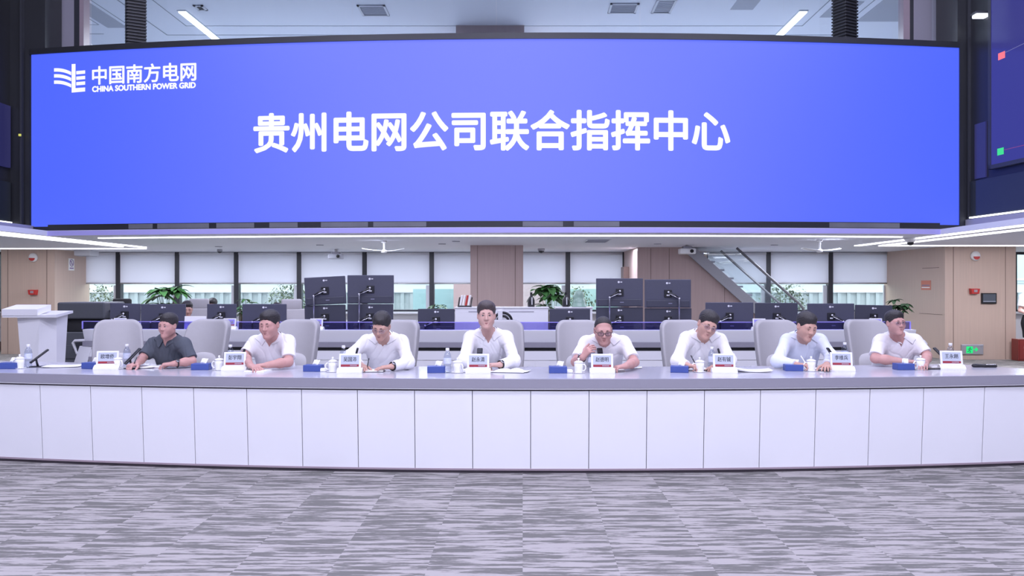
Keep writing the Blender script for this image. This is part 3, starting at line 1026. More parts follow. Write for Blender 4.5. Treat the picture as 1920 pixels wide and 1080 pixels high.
# ================================================================== VIDEO WALL AND SIDE DISPLAY
def screen_mat():
    """the title slide: clear blue, lighter and more violet mid-slide, LED viewing-angle falloff put into the colour"""
    m, N, L, p = new_mat('title_slide')
    p.inputs['Base Color'].default_value = (0.01, 0.01, 0.012, 1)
    p.inputs['Roughness'].default_value = 0.5
    tc = N.new('ShaderNodeTexCoord')
    sp = N.new('ShaderNodeSeparateXYZ')
    L.new(tc.outputs['Object'], sp.inputs[0])
    ab = N.new('ShaderNodeMath'); ab.operation = 'ADD'; ab.inputs[1].default_value = 0.6
    L.new(sp.outputs[0], ab.inputs[0])
    a2 = N.new('ShaderNodeMath'); a2.operation = 'ABSOLUTE'
    L.new(ab.outputs[0], a2.inputs[0])
    mr = N.new('ShaderNodeMapRange')
    mr.inputs['From Min'].default_value = 0.0; mr.inputs['From Max'].default_value = 7.6
    mr.interpolation_type = 'SMOOTHSTEP'
    L.new(a2.outputs[0], mr.inputs['Value'])
    rp = N.new('ShaderNodeValToRGB')
    rp.color_ramp.elements[0].color = lin(108, 121, 255)
    rp.color_ramp.elements[1].color = lin(76, 101, 255)
    L.new(mr.outputs[0], rp.inputs[0])
    L.new(rp.outputs[0], p.inputs['Emission Color'])
    p.inputs['Emission Strength'].default_value = 1.0
    return m


ZS0, ZS1 = 2.442, 5.245
XS0, XS1 = -8.02, 6.90
vw = thing('video_wall', 'wide bowed video wall showing a blue title slide with white Chinese lettering', 'video wall', (0, 0, 0))
xs = [lerp(XS0, XS1, i / 60) for i in range(61)]
arc_slab(B(), xs, scr_y, lambda x: scr_y(x) + 0.05, ZS0, ZS1).build('display_panel', screen_mat(), vw)
b = B()
fx0, fx1 = XS0 - 0.07, XS1 + 0.06
xs2 = [lerp(fx0, fx1, i / 60) for i in range(61)]
arc_slab(b, xs2, lambda x: scr_y(x) - 0.03, lambda x: scr_y(x) + 0.3, ZS1, ZS1 + 0.09)
arc_slab(b, xs2, lambda x: scr_y(x) - 0.03, lambda x: scr_y(x) + 0.3, ZS0 - 0.085, ZS0)
for (xx, w) in ((XS0 - 0.035, 0.07), (XS1 + 0.03, 0.06)):
    b.box((xx, scr_y(xx) + 0.13, (ZS0 + ZS1) / 2), (w, 0.33, ZS1 - ZS0 + 0.17))
arc_slab(b, xs2, lambda x: scr_y(x) + 0.06, lambda x: scr_y(x) + 0.3, ZS0, ZS1)
b.build('frame', MAT['dark_panel'], vw)
WHITE_GLOW = emit_mat('slide_white', (0.97, 0.97, 1.0), 1.0, 0.5)
yf = lambda x, z: scr_y(x) - 0.006
b = B()
title = '贵州电网公司联合指挥中心'
t0, t1 = xa(475, 13.27), xa(1370, 13.06)
z1, z0 = at(922, 207, 13.05).z, at(922, 284, 13.05).z
add_text(b, title, t0, t1, z0, z1, yf, bold=0.016)
b.build('title_lettering', WHITE_GLOW, vw)
b = B()
add_text(b, '中国南方电网', xa(174, 13.70), xa(374, 13.52), at(270, 157.5, 13.6).z, at(270, 122, 13.6).z, yf, bold=0.0065)
b.build('company_lettering', WHITE_GLOW, vw)
b = B()
add_text(b, 'CHINA SOUTHERN POWER GRID', xa(174, 13.70), xa(373, 13.52), at(270, 171, 13.6).z, at(270, 159.5, 13.6).z, yf, bold=0.006)
b.build('english_lettering', WHITE_GLOW, vw)
# emblem: upright bar, four bars to its right, three waving bands to its left
b = B()
ew = lambda px: xa(px, 13.74)
ez = lambda py: at(130, py, 13.74).z


def slide_poly(b, pts):
    v = [b.bm.verts.new((ew(x), yf(ew(x), 0), ez(y))) for (x, y) in pts]
    b.bm.faces.new(v)


slide_poly(b, [(134, 120), (142, 120), (142, 165.5), (162, 165), (162, 172.5), (134, 173.5)])
for y in (133, 143.3, 153.6):
    slide_poly(b, [(143.5, y + 0.6), (162, y), (162, y + 6.3), (143.5, y + 6.9)])
for y in (126, 137.2, 149):
    n = 8
    top, bot = [], []
    for k in range(n + 1):
        u = k / n
        x = 97 + 36 * u
        dy = 8.5 * (u ** 2.2)
        top.append((x, y + dy)); bot.append((x, y + 6.4 + dy))
    for k in range(n):
        slide_poly(b, [top[k], top[k + 1], bot[k + 1], bot[k]])
b.build('emblem', WHITE_GLOW, vw)

# side display on the right side wall: network map with a red and a green marker
sd = thing('side_display', 'dark blue map display on the side wall with a red and a green marker', 'display', side_pt(0.66, 3.3, 0.05))
def side_local(bld_, t0, t1, z0, z1, o0, o1, name, mat, skew=0.0):
    b = B()
    o_ = sd.location
    pts = [side_pt(t0, z0, o0), side_pt(t1, z0 + skew, o0), side_pt(t1, z0 + skew, o1), side_pt(t0, z0, o1),
           side_pt(t0, z1, o0), side_pt(t1, z1 + skew, o0), side_pt(t1, z1 + skew, o1), side_pt(t0, z1, o1)]
    b.hull([p - o_ for p in pts])
    return b.build(name, mat, sd)


side_local(None, 0.66, 6.0, 3.30, 6.6, 0.03, 0.08, 'display_panel', emit_mat('map_blue', lin(50, 50, 128), 1.0, 0.15))
side_local(None, 0.60, 0.66, 3.24, 6.66, 0.02, 0.09, 'frame', MAT['charcoal'])
side_local(None, 0.60, 6.0, 3.24, 3.30, 0.02, 0.09, 'frame', MAT['charcoal'])
side_local(None, 0.83, 0.98, 4.83, 4.93, 0.081, 0.085, 'red_marker', emit_mat('marker_red', lin(250, 120, 125), 1.0))
side_local(None, 0.81, 0.95, 3.42, 3.52, 0.081, 0.085, 'green_marker', emit_mat('marker_green', lin(60, 220, 130), 1.0))
side_local(None, 0.95, 2.0, 3.475, 3.485, 0.081, 0.084, 'map_line', emit_mat('line_red', lin(120, 60, 120), 1.0))
side_local(None, 0.98, 2.0, 4.90, 4.907, 0.081, 0.084, 'map_line', emit_mat('line_grey', lin(110, 110, 160), 1.0), 0.05)
# ================================================================== FRONT DESK
DZ = 0.751          # desk top height
DD = 1.0            # desk depth
yback = lambda x: desk_y(x) + DD
dk = thing('conference_desk', 'long bowed white-fronted conference desk with a grey top in front of the seated men', 'desk', (0, 0, 0))
xs = [lerp(-5.2, 4.75, i / 60) for i in range(61)]
yend = lambda x: yback(x) if x < 4.05 else lerp(yback(x), desk_y(x) + 0.12, min(1.0, ((x - 4.05) / 0.7)) ** 0.8)
b = B()
arc_slab(b, xs, lambda x: desk_y(x), yend, DZ - 0.045, DZ)
b.build('desk_top', MAT['desk_top'], dk)
b = B(); arc_slab(b, xs, lambda x: desk_y(x) - 0.018, lambda x: desk_y(x) + 0.03, DZ - 0.073, DZ - 0.001); b.build('edge_slab', MAT['slab_grey'], dk)
b = B(); arc_slab(b, xs, lambda x: desk_y(x) - 0.012, lambda x: desk_y(x) + 0.03, DZ - 0.084, DZ - 0.074); b.build('white_reveal', MAT['trim_white'], dk)
b = B(); arc_slab(b, xs, lambda x: desk_y(x) + 0.005, lambda x: desk_y(x) + 0.03, DZ - 0.096, DZ - 0.085); b.build('shadow_gap', MAT['dark_kick'], dk)
seams = [(73.5, 77.5), (167.5, 172.5), (263.5, 268.5), (360.5, 366), (460.5, 465), (563.5, 567.5), (669, 671.5), (776.5, 778), (885, 886.5), (995, 995),
         (1105, 1104), (1214, 1212), (1322, 1319.5), (1427.5, 1424), (1532, 1527), (1633, 1628.7), (1734, 1729), (1848, 1843)]
sxp = []
for (a, c) in seams:
    X = xa((a + c) / 2, 6.9)
    for _ in range(4):
        X = xa((a + c) / 2, desk_y(X) + 0.01)
    sxp.append(X)
sxp = [sxp[0] - 1.2, sxp[0] - 0.6, sxp[0] - 0.0] + sxp[1:] + [4.75]
ZT, ZBt = DZ - 0.097, 0.035
INSET = 0.045      # the fronts lean back a little towards the floor
for a, c in zip(sxp, sxp[1:]):
    a2, c2 = a + 0.0028, c - 0.0028
    b = B()
    ya, yc = desk_y(a2) + 0.004, desk_y(c2) + 0.004
    b.hull([(a2, ya + INSET, ZBt), (c2, yc + INSET, ZBt), (c2, yc + INSET + 0.02, ZBt), (a2, ya + INSET + 0.02, ZBt),
            (a2, ya, ZT), (c2, yc, ZT), (c2, yc + 0.02, ZT), (a2, ya + 0.02, ZT)])
    b.build('front_panel', MAT['white_laminate'], dk)
b = B(); arc_slab(b, xs, lambda x: desk_y(x) + INSET + 0.026, lambda x: desk_y(x) + INSET + 0.03, 0.03, ZT + 0.01); b.build('seam_backing', MAT['slab_grey'], dk)
b = B(); arc_slab(b, xs, lambda x: desk_y(x) + INSET - 0.004, lambda x: desk_y(x) + INSET + 0.03, 0.022, 0.036); b.build('base_rail', MAT['mauve_kick'], dk)
b = B(); arc_slab(b, xs, lambda x: desk_y(x) + INSET + 0.006, lambda x: desk_y(x) + INSET + 0.03, 0.0, 0.022); b.build('kick_plinth', MAT['dark_kick'], dk)
for X in (-4.6, -2.7, -1.2, 0.35, 1.9, 3.4):
    B().box((X, desk_y(X) + 0.45, (DZ - 0.045) / 2), (0.04, 0.5, DZ - 0.045)).build('support', MAT['white_laminate'], dk)

# ================================================================== REAR CONSOLE
RZ = 0.917
rc = thing('rear_console', 'long white operator console with violet-edged acrylic screen behind the seated men', 'console', (0, 0, 0))
RX0, RX1 = -5.72, 5.06
xs = [lerp(RX0, RX1, i / 60) for i in range(61)]
b = B()
b.strip([[(x, rear_y(x) + 0.05, 0.765), (x, rear_y(x) + 0.0, 0.895), (x, rear_y(x) - 0.006, RZ), (x, rear_y(x) + 0.22, RZ), (x, rear_y(x) + 0.22, 0.765)] for x in xs])
b.build('riser', MAT['white_laminate'], rc)
b = B(); arc_slab(b, xs, lambda x: rear_y(x) - 0.01, lambda x: rear_y(x) + 0.95, 0.70, 0.764); b.build('worktop', MAT['slab_grey'], rc)
b = B(); arc_slab(b, [lerp(RX0 + 0.35, RX1 - 0.35, i / 60) for i in range(61)], lambda x: rear_y(x) + 0.03, lambda x: rear_y(x) + 0.06, 0.655, 0.70); b.build('cable_slot', MAT['black_matte'], rc)
b = B(); arc_slab(b, xs, lambda x: rear_y(x) + 0.02, lambda x: rear_y(x) + 0.05, 0.54, 0.655); b.build('upper_fascia', MAT['white_laminate'], rc)
n = 11
for i in range(n):
    a, c = lerp(RX0, RX1, i / n) + 0.004, lerp(RX0, RX1, (i + 1) / n) - 0.004
    b = B()
    arc_slab(b, [a, (a + c) / 2, c], lambda x: rear_y(x) + 0.03, lambda x: rear_y(x) + 0.06, 0.05, 0.535)
    b.build('front_panel', MAT['white_laminate'], rc)
b = B(); arc_slab(b, xs, lambda x: rear_y(x) + 0.06, lambda x: rear_y(x) + 0.09, 0.0, 0.05); b.build('kick_plinth', MAT['dark_kick'], rc)
for X in [lerp(RX0 + 0.5, RX1 - 0.5, i / 8) for i in range(9)]:
    B().box((X, rear_y(X) + 0.028, 0.678), (0.03, 0.02, 0.045)).build('slot_bracket', MAT['slab_grey'], rc)
# sloping end legs with a loop handle
for s_, X in ((-1, RX0), (1, RX1)):
    Y = rear_y(X)
    b = B()
    b.prism([(X + s_ * 0.04, 0.70), (X + s_ * 0.28, 0.0), (X + s_ * 0.08, 0.0), (X - s_ * 0.12, 0.70)], Y + 0.0, Y + 0.06, 'XZ')
    b.build('end_leg', MAT['white_laminate'], rc)
    B().box((X - s_ * 0.10, Y + 0.012, 0.28), (0.05, 0.03, 0.56)).build('leg_inlay', MAT['slab_grey'], rc)
    lp = [(X + s_ * 0.0, Y + 0.05, 0.77), (X + s_ * 0.13, Y + 0.05, 0.765), (X + s_ * 0.155, Y + 0.05, 0.74), (X + s_ * 0.10, Y + 0.05, 0.60), (X + s_ * 0.02, Y + 0.05, 0.58)]
    B().tube(lp, 0.018, 8).build('loop_handle', MAT['white_plastic'], rc, True)
    B().prism([(X + s_ * 0.0, 0.75), (X + s_ * 0.12, 0.745), (X + s_ * 0.09, 0.62), (X + s_ * 0.0, 0.60)], Y + 0.045, Y + 0.055, 'XZ').build('loop_infill', MAT['charcoal'], rc)
# acrylic screen along the top, violet-coloured edges
AX0, AX1 = xa(146, 11.1), xa(1716, 10.95)
b = B(); xsA = [lerp(AX0, AX1, i / 60) for i in range(61)]
arc_slab(b, xsA, lambda x: rear_y(x) + 0.115, lambda x: rear_y(x) + 0.121, RZ, RZ + 0.098)
b.build('acrylic_screen', MAT['acrylic'], rc)
b = B(); arc_slab(b, xsA, lambda x: rear_y(x) + 0.112, lambda x: rear_y(x) + 0.124, RZ + 0.094, RZ + 0.103)
for X in (AX0, AX1):
    b.box((X, rear_y(X) + 0.118, RZ + 0.05), (0.018, 0.012, 0.10))
b.build('acrylic_edge', MAT['acrylic_edge'], rc)

# ================================================================== MONITORS
def monitor_proto(label, w=0.545, h=0.325, dark=False):
    """origin on the work surface under the monitor; the back of the housing faces -Y"""
    t = thing('monitor', label, 'monitor', (0, 0, 0), 0, 'black monitors on the rear console')
    return t


def make_monitor(label, cx, cz, w, h, Y, base_z=0.764, roll=0.0, yaw=0.0, arm='left', cable=False, dark=False, post=None, logo=True):
    loc = Vector((cx, Y, base_z))
    t = thing('monitor', label, 'monitor', loc, 0, 'black monitors on the rear console')
    R = Matrix.Rotation(yaw, 3, 'Z') @ Matrix.Rotation(roll, 3, 'Y')
    c = Vector((0, 0, cz - base_z))
    tr = lambda x, y, z: c + R @ Vector((x, y, z))
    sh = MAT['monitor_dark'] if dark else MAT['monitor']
    b = B(); b.box(c, (w, 0.022, h), R, bev=0.006); b.build('housing', sh, t)
    b = B(); b.box(tr(0, -0.016, -h * 0.36), (w * 0.92, 0.02, h * 0.24), R, bev=0.006); b.build('connector_hump', MAT['monitor_dark'], t)
    b = B(); b.box(tr(0, 0.013, 0), (w - 0.012, 0.004, h - 0.012), R); b.build('screen', MAT['screen_off'], t)
    if logo:
        b = B(); b.lathe([(0.014, -0.0015), (0.014, 0.0015)], tr(-0.012, -0.0125, h * 0.37), 16, R @ Matrix.Rotation(PI / 2, 3, 'X'))
        b.box(tr(0.014, -0.0125, h * 0.37), (0.010, 0.003, 0.014), R); b.box(tr(0.028, -0.0125, h * 0.37), (0.012, 0.003, 0.014), R)
        b.build('logo_mark', MAT['white_ink'], t)
    b = B(); b.box(tr(0.03, -0.0275, -h * 0.345), (0.05, 0.003, 0.012), R); b.build('spec_label', MAT['grey_ink'], t)
    # VESA plate and arm down to a post on the worktop
    b = B(); b.box(tr(0, -0.022, 0.0), (0.10, 0.024, 0.10), R, bev=0.004); b.build('mount_plate', MAT['black'], t)
    b = B(); b.box(tr(0.0, -0.034, -0.022), (0.042, 0.01, 0.018), R, bev=0.003); b.build('mount_badge', MAT['white_plastic'], t)
    s_ = {'left': -1, 'right': 1}[arm]
    a0, a1 = tr(0, -0.045, 0.02), tr(s_ * 0.14, -0.075, -0.065)
    lk = B(); lk.tube([a0, a1], [0.018, 0.016], 10)
    lk = lk.build('arm_link', MAT['black'], t, True)
    B().tube([a0 + Vector((0.01, -0.019, -0.022)), a1 + Vector((-0.01 * s_ * -1, -0.019, -0.006)) * 1.0], 0.005, 6).build('chrome_strut', MAT['chrome'], lk, True)
    for p in (a0, a1):
        B().ball(p + Vector((0, -0.014, 0)), (0.013, 0.008, 0.013), 12, 8).build('joint_cap', MAT['white_plastic'], lk, True)
    px_ = a1.x if post is None else post
    pz = Vector((px_, a1.y, 0.0))
    B().tube([a1, Vector((px_, a1.y, a1.z - 0.02)), Vector((px_, a1.y, 0.0))], 0.011, 8).build('post', MAT['chrome'] if cable else MAT['black'], t, True)
    B().box(pz + Vector((0, 0, 0.008)), (0.09, 0.08, 0.016), bev=0.004).build('clamp', MAT['black'], t)
    return t


YM = 11.42
mons = [
    # px0, px1, py_top, py_bot, arm, dark, label, roll
    (206, 264, 569, 612, 'left', False, 'dull grey monitor at the end of the console nearest the copier', 0.02),
    (264, 349, 570, 619, 'left', False, 'black monitor directly behind the head of the man in the dark shirt', 0.0),
    (388, 444, 570, 612, 'left', False, 'small black monitor between the man in the dark shirt and the second man', 0.0),
    (454, 538, 570, 619, 'left', False, 'black monitor right above the head of the second man from the lectern', 0.0),
    (571, 649, 519, 571, 'left', False, 'upper tilted monitor, nearer the lectern, of the four stacked behind the third man', -0.05),
    (651, 739, 516, 569, 'left', False, 'upper straight monitor, farther from the lectern, of the four stacked behind the third man', 0.0),
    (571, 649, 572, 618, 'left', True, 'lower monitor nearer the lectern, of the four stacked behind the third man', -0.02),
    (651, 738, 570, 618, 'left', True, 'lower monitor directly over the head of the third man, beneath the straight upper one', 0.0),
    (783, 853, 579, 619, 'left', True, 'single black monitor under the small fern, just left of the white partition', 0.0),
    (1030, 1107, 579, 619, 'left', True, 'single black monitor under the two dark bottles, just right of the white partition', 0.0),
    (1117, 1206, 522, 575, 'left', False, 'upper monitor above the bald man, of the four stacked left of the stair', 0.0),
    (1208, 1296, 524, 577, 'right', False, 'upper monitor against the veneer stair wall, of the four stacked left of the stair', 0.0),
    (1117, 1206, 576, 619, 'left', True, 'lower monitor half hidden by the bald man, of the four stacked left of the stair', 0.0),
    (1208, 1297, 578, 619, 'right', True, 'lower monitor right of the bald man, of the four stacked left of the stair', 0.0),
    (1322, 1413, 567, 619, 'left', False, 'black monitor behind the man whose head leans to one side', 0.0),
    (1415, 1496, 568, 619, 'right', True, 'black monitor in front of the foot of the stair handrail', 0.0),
    (1513, 1602, 569, 618, 'right', False, 'black monitor above the man in the pale blue shirt', 0.0),
    (1602, 1673, 572, 618, 'left', True, 'black monitor at the exit sign end of the console', 0.02),
]
for k, (a, c, y0, y1, arm, dark, lab, roll) in enumerate(mons):
    Y = YM + 0.008 * (xa((a + c) / 2, YM) - 0.35) ** 2
    if y0 > 571 and y1 - y0 < 50 and dark and (a in (571, 651, 1117, 1208)):
        Y += 0.03
    X = xa((a + c) / 2, Y)
    zt, zb = at(a, y0, Y).z, at(a, y1, Y).z
    w = xa(c, Y) - xa(a, Y) - 0.008
    h = max(zt - zb, 0.30 if y1 < 600 else 0.315)
    make_monitor(lab, X, zt - h / 2, w, h, Y, roll=roll, arm=arm, dark=dark, cable=y0 < 530)

# small digital name signs standing on the rear console
def sign_mesh_plate(t, name_body, disp, w=0.185, h=0.128, text_mat='ink'):
    """e-ink name sign: tilted white frame on a white foot, display, name, dark red footer with a faint line of print"""
    tilt = Matrix.Rotation(math.radians(-12), 3, 'X')
    zc = 0.032 + h / 2
    q = lambda x, y, z: Vector((0, 0.012, zc)) + tilt @ Vector((x, y, z))
    b = B(); b.box(q(0, 0, 0), (w, 0.012, h), tilt, bev=0.004); b.build('frame', MAT['white_plastic'], t)
    b = B(); b.prism([(-0.045, 0.0), (0.06, 0.0), (0.06, 0.018), (0.02, 0.042), (-0.012, 0.036), (-0.045, 0.012)], -w / 2 - 0.012, w / 2 + 0.012, 'YZ'); b.build('foot', MAT['white_plastic'], t)
    b = B(); b.box(q(0, -0.0066, 0.004), (w - 0.034, 0.002, h - 0.036), tilt); d = b.build('display', disp, t)
    b = B(); b.box(q(0, -0.0080, -h / 2 + 0.027), (w - 0.036, 0.0015, 0.019), tilt); b.build('red_footer', MAT['crimson'], d)
    b = B()
    for k in range(9):
        b.box(q(w * 0.02 + k * w * 0.035, -0.0090, -h / 2 + 0.027), (w * 0.022, 0.001, 0.008), tilt)
    b.build('footer_print', MAT['vent'], d)
    if name_body:
        b = B()
        uv, faces = text_mesh(name_body)
        for dx, dz in ((0, 0), (0.0007, 0), (-0.0007, 0), (0, 0.0005)):
            vs = []
            for (u, v) in uv:
                vs.append(b.bm.verts.new(q((u - 0.5) * (w * 0.58) + dx, -0.0082 - 0.0001 * (dx != 0), 0.016 + (v - 0.5) * 0.040 + dz)))
            for f in faces:
                try:
                    b.bm.faces.new([vs[i] for i in f])
                except ValueError:
                    pass
        b.build('name_lettering', MAT[text_mat], d)


for (px, lab) in ((224, 'small violet name sign at the console end nearest the copier'),
                  (430, 'small violet name sign on the rear console left of the second man'),
                  (593, 'small violet name sign on the rear console right of the second man'),
                  (1424, 'small violet name sign peeking over the chair of the man in pale blue'),
                  (1643, 'small violet name sign beside the head of the last man in glasses')):
    Y = 10.86
    X = xa(px, Y); Y = rear_y(X) + 0.055
    t = thing('name_sign', lab, 'name sign', (xa(px, Y), Y, RZ), 0, 'violet name signs on the rear console')
    sign_mesh_plate(t, '一二三' if False else None, MAT['eink2'], 0.165, 0.115)
    b = B()
    for k in range(3):
        b.box((-0.035 + k * 0.035, 0.002, 0.10), (0.022, 0.004, 0.026), Matrix.Rotation(math.radians(-12), 3, 'X'))
    b.build('name_lettering', MAT['grey_ink'], t)

# white document tray standing behind the dark-shirted man
Y = 11.2
t = thing('document_holder', 'white sheet holder standing on the rear console between the first two men', 'document holder', (xa(370, Y), rear_y(-4.2) + 0.16, RZ))
B().box((0, 0, 0.085), (0.28, 0.012, 0.17), Matrix.Rotation(math.radians(-8), 3, 'X'), bev=0.004).build('panel', MAT['paper'], t)
B().box((0, 0.02, 0.006), (0.28, 0.09, 0.012), bev=0.003).build('base', MAT['white_plastic'], t)

# ================================================================== CENTRE PARTITION AND WHAT STANDS ON IT
YP = 12.9
pz = at(900, 578, YP).z
pt = thing('white_partition', 'white waist-high cabinet behind the centre seat with a slotted front', 'cabinet', (xa(940.5, YP), YP + 0.25, 0))
pw = xa(1028, YP) - xa(853, YP)
B().box((0, 0, pz / 2), (pw, 0.5, pz), bev=0.008).build('body', MAT['white_laminate'], pt)
B().box((0, 0, pz + 0.008), (pw + 0.02, 0.52, 0.016), bev=0.004).build('top', MAT['trim_white'], pt)
b = B(); b.box((-0.35, -0.252, pz - 0.05), (0.30, 0.006, 0.008)); b.box((0.30, -0.252, pz - 0.05), (0.38, 0.006, 0.008)); b.build('slot', MAT['slab_grey'], pt)
B().box((xa(938, YP) - xa(940.5, YP), -0.265, pz - 0.16), (0.07, 0.03, 0.26), bev=0.005).build('post_cover', MAT['white_plastic'], pt)
b = B()
rw = Matrix.Rotation(PI / 2, 3, 'X')
b.tube([(0.02 + 0.135 * math.cos(a), -0.256, pz - 0.20 + 0.135 * math.sin(a)) for a in [2 * PI * k / 32 for k in range(32)]], 0.018, 8, closed=True)
b.tube([(0.02 + 0.085 * math.cos(a), -0.256, pz - 0.20 + 0.085 * math.sin(a)) for a in [2 * PI * k / 32 for k in range(32)]], 0.018, 8, closed=True)
b.build('black_ring', MAT['black'], pt, True)

for (px, py, lab) in ((996, 548, 'slim black bottle vase on the white cabinet nearest the central pillar'), (1061, 548, 'slim black bottle vase with pale stripe, left of the stacked monitors')):
    Yb = YP + 0.25
    z0 = pz + 0.016
    hgt = at(px, py, Yb).z - z0
    if px > 1030:
        z0 = 0.0
    t = thing('bottle_vase', lab, 'vase', (xa(px, Yb), Yb, z0), 0, 'bottle vases behind the centre seat')
    if px > 1030:
        hh = pz + 0.016
        # stands on its own white plinth beside the cabinet
        p_ = thing('plinth', 'white plinth behind the monitor right of the white cabinet', 'plinth', (xa(1075, Yb), Yb, 0))
        B().box((0, 0, hh / 2 - 0.008), (0.55, 0.45, hh - 0.016), bev=0.006).build('body', MAT['white_laminate'], p_)
        B().box((0, 0, hh - 0.008), (0.58, 0.48, 0.016), bev=0.004).build('top', MAT['trim_white'], p_)
        t.location.z = hh
    B().lathe([(0.052, 0), (0.055, 0.01), (0.055, hgt * 0.45), (0.04, hgt * 0.62), (0.018, hgt * 0.72), (0.018, hgt * 0.97), (0.022, hgt)], n=20).build('body', MAT['black'], t, True)
    B().box((0.012, -0.05, hgt * 0.4), (0.012, 0.012, hgt * 0.5), bev=0.003).build('stripe', MAT['white_ink'], t)
Yb = YP + 0.25
t = thing('sculpture', 'translucent green stone bust beside the black bottle vase', 'sculpture', (xa(1086, Yb - 0.08), Yb - 0.06, pz + 0.016))
f = Field((-0.2, -0.15, -0.01), (0.2, 0.15, 0.30), 0.008)
f.cone((0, 0, 0.0), (0, 0, 0.06), 0.12, 0.10, 0.03); f.cone((0, 0, 0.05), (0, 0, 0.15), 0.06, 0.05, 0.05); f.ell((0.0, 0, 0.18), (0.075, 0.075, 0.08), 0.03); f.ell((-0.06, 0, 0.15), (0.04, 0.05, 0.04), 0.03)
g = f.grid(); f.f = np.maximum(f.f, -(g[2] - 0.0) + 0 * g[0] + 0 * g[1]).astype(np.float32)
link_mesh('stone', f.mesh('stone'), M('jade', (0.25, 0.38, 0.30), 0.25, noise=0.25, nscale=14), t)

t = thing('magazine_stand', 'black magazine stand with white and red booklets left of the central pillar', 'magazine stand', (xa(872, Yb - 0.12), Yb - 0.08, pz + 0.016))
b = B(); b.box((0, 0, 0.01), (0.20, 0.14, 0.02), bev=0.004)
for sx_ in (-1, 1):
    b.box((sx_ * 0.095, 0, 0.075), (0.012, 0.14, 0.15), Matrix.Rotation(0.15, 3, 'Y'), bev=0.003)
b.build('stand', MAT['black'], t)
for k in range(4):
    m_ = MAT['paper'] if k != 2 else MAT['red_plastic']
    B().box((-0.06 + k * 0.042, 0, 0.10), (0.026, 0.11, 0.16), Matrix.Rotation(0.18, 3, 'Y'), bev=0.003).build('booklet', m_, t)


# ================================================================== PLANTS
def leafy_plant(name, label, loc, pot_h, pot_r, stems, leaf_len, leaf_w, spread, height, mat, seed, fingers=6, pot=True):
    rnd = random.Random(seed)
    t = thing(name, label, 'plant', loc, 0, 'potted plants behind the rear console')
    if pot:
        B().lathe([(pot_r * 0.72, 0), (pot_r, pot_h * 0.9), (pot_r * 1.06, pot_h * 0.92), (pot_r * 1.06, pot_h), (pot_r * 0.9, pot_h), (pot_r * 0.88, pot_h * 0.92)], n=24).build('pot', MAT['pot'], t, True)
    lb, sb = B(), B()

    def leaf(p, d, L_, w):
        side = d.cross(Vector((0, 0, 1)))
        side = (side if side.length > 0.05 else Vector((1, 0, 0))).normalized()
        up = side.cross(d).normalized()
        n = 6
        row = []
        for i in range(n + 1):
            u = i / n
            c = p + d * (L_ * u) - Vector((0, 0, 1)) * (0.42 * L_ * u * u)
            ww = w * math.sin(PI * min(1, u * 0.96 + 0.04)) ** 0.8
            row.append((lb.bm.verts.new(c - side * ww + up * ww * 0.25), lb.bm.verts.new(c - up * 0.003), lb.bm.verts.new(c + side * ww + up * ww * 0.25)))
        for A, C in zip(row, row[1:]):
            lb.bm.faces.new((A[0], A[1], C[1], C[0])); lb.bm.faces.new((A[1], A[2], C[2], C[1]))

    for s_ in range(stems):
        a = 2 * PI * s_ / stems + rnd.uniform(-0.4, 0.4)
        r = spread * rnd.uniform(0.15, 0.85)
        top = Vector((math.cos(a) * r, math.sin(a) * r * 0.8, pot_h + height * rnd.uniform(0.55, 1.0)))
        base = Vector((math.cos(a) * 0.02, math.sin(a) * 0.02, pot_h * 0.85))
        sb.tube([base, base.lerp(top, 0.5) + Vector((0, 0, 0.05)), top], [0.008, 0.006, 0.004], 6)
        for k in range(fingers):
            b_ = a + (k - (fingers - 1) / 2) * (2 * PI / fingers) * 0.9 + rnd.uniform(-0.2, 0.2)
            d = Vector((math.cos(b_), math.sin(b_), rnd.uniform(-0.25, 0.55))).normalized()
            leaf(top, d, leaf_len * rnd.uniform(0.75, 1.15), leaf_w * rnd.uniform(0.8, 1.15))
    me_ = bpy.data.meshes.new('foliage'); lb.bm.to_mesh(me_); lb.bm.free()
    link_mesh('foliage', me_, mat, t, True)
    sb.build('stem', MAT['bark'], t, True)
    return t


Yp = 15.5
leafy_plant('potted_plant', 'large green plant with drooping fingered leaves at the windows left of the stacked monitors', (xa(312, Yp), Yp, 0), 0.42, 0.20, 16, 0.31, 0.062, 0.34, 1.06, MAT['leaf'], 11, 6)
leafy_plant('potted_plant', 'green broad-leaved plant standing right of the central pillar', (xa(1030, Yp), Yp, 0), 0.42, 0.18, 10, 0.30, 0.075, 0.24, 1.06, MAT['leaf'], 12, 5)
leafy_plant('potted_plant', 'small green fern over the single monitor left of the white cabinet', (xa(818, 14), 14, 0), 0.45, 0.16, 10, 0.15, 0.022, 0.18, 0.80, MAT['leaf'], 13, 6)
leafy_plant('potted_plant', 'dark green plant in a pale pot against the exit sign pillar', (xa(1686, 16.2), 16.2, 0), 0.62, 0.16, 10, 0.16, 0.045, 0.16, 0.62, MAT['leaf_dark'], 14, 6)
leafy_plant('potted_plant', 'low green plant showing over the monitor above the second man', (xa(468, 14.6), 14.6, 0), 0.5, 0.16, 8, 0.16, 0.03, 0.22, 0.78, MAT['leaf'], 15, 5)
leafy_plant('potted_plant', 'thin climbing plant in the gap between two monitors left of the second man', (xa(449, 11.9), 11.95, 0.764), 0.09, 0.04, 6, 0.07, 0.018, 0.035, 0.34, MAT['leaf'], 16, 4)

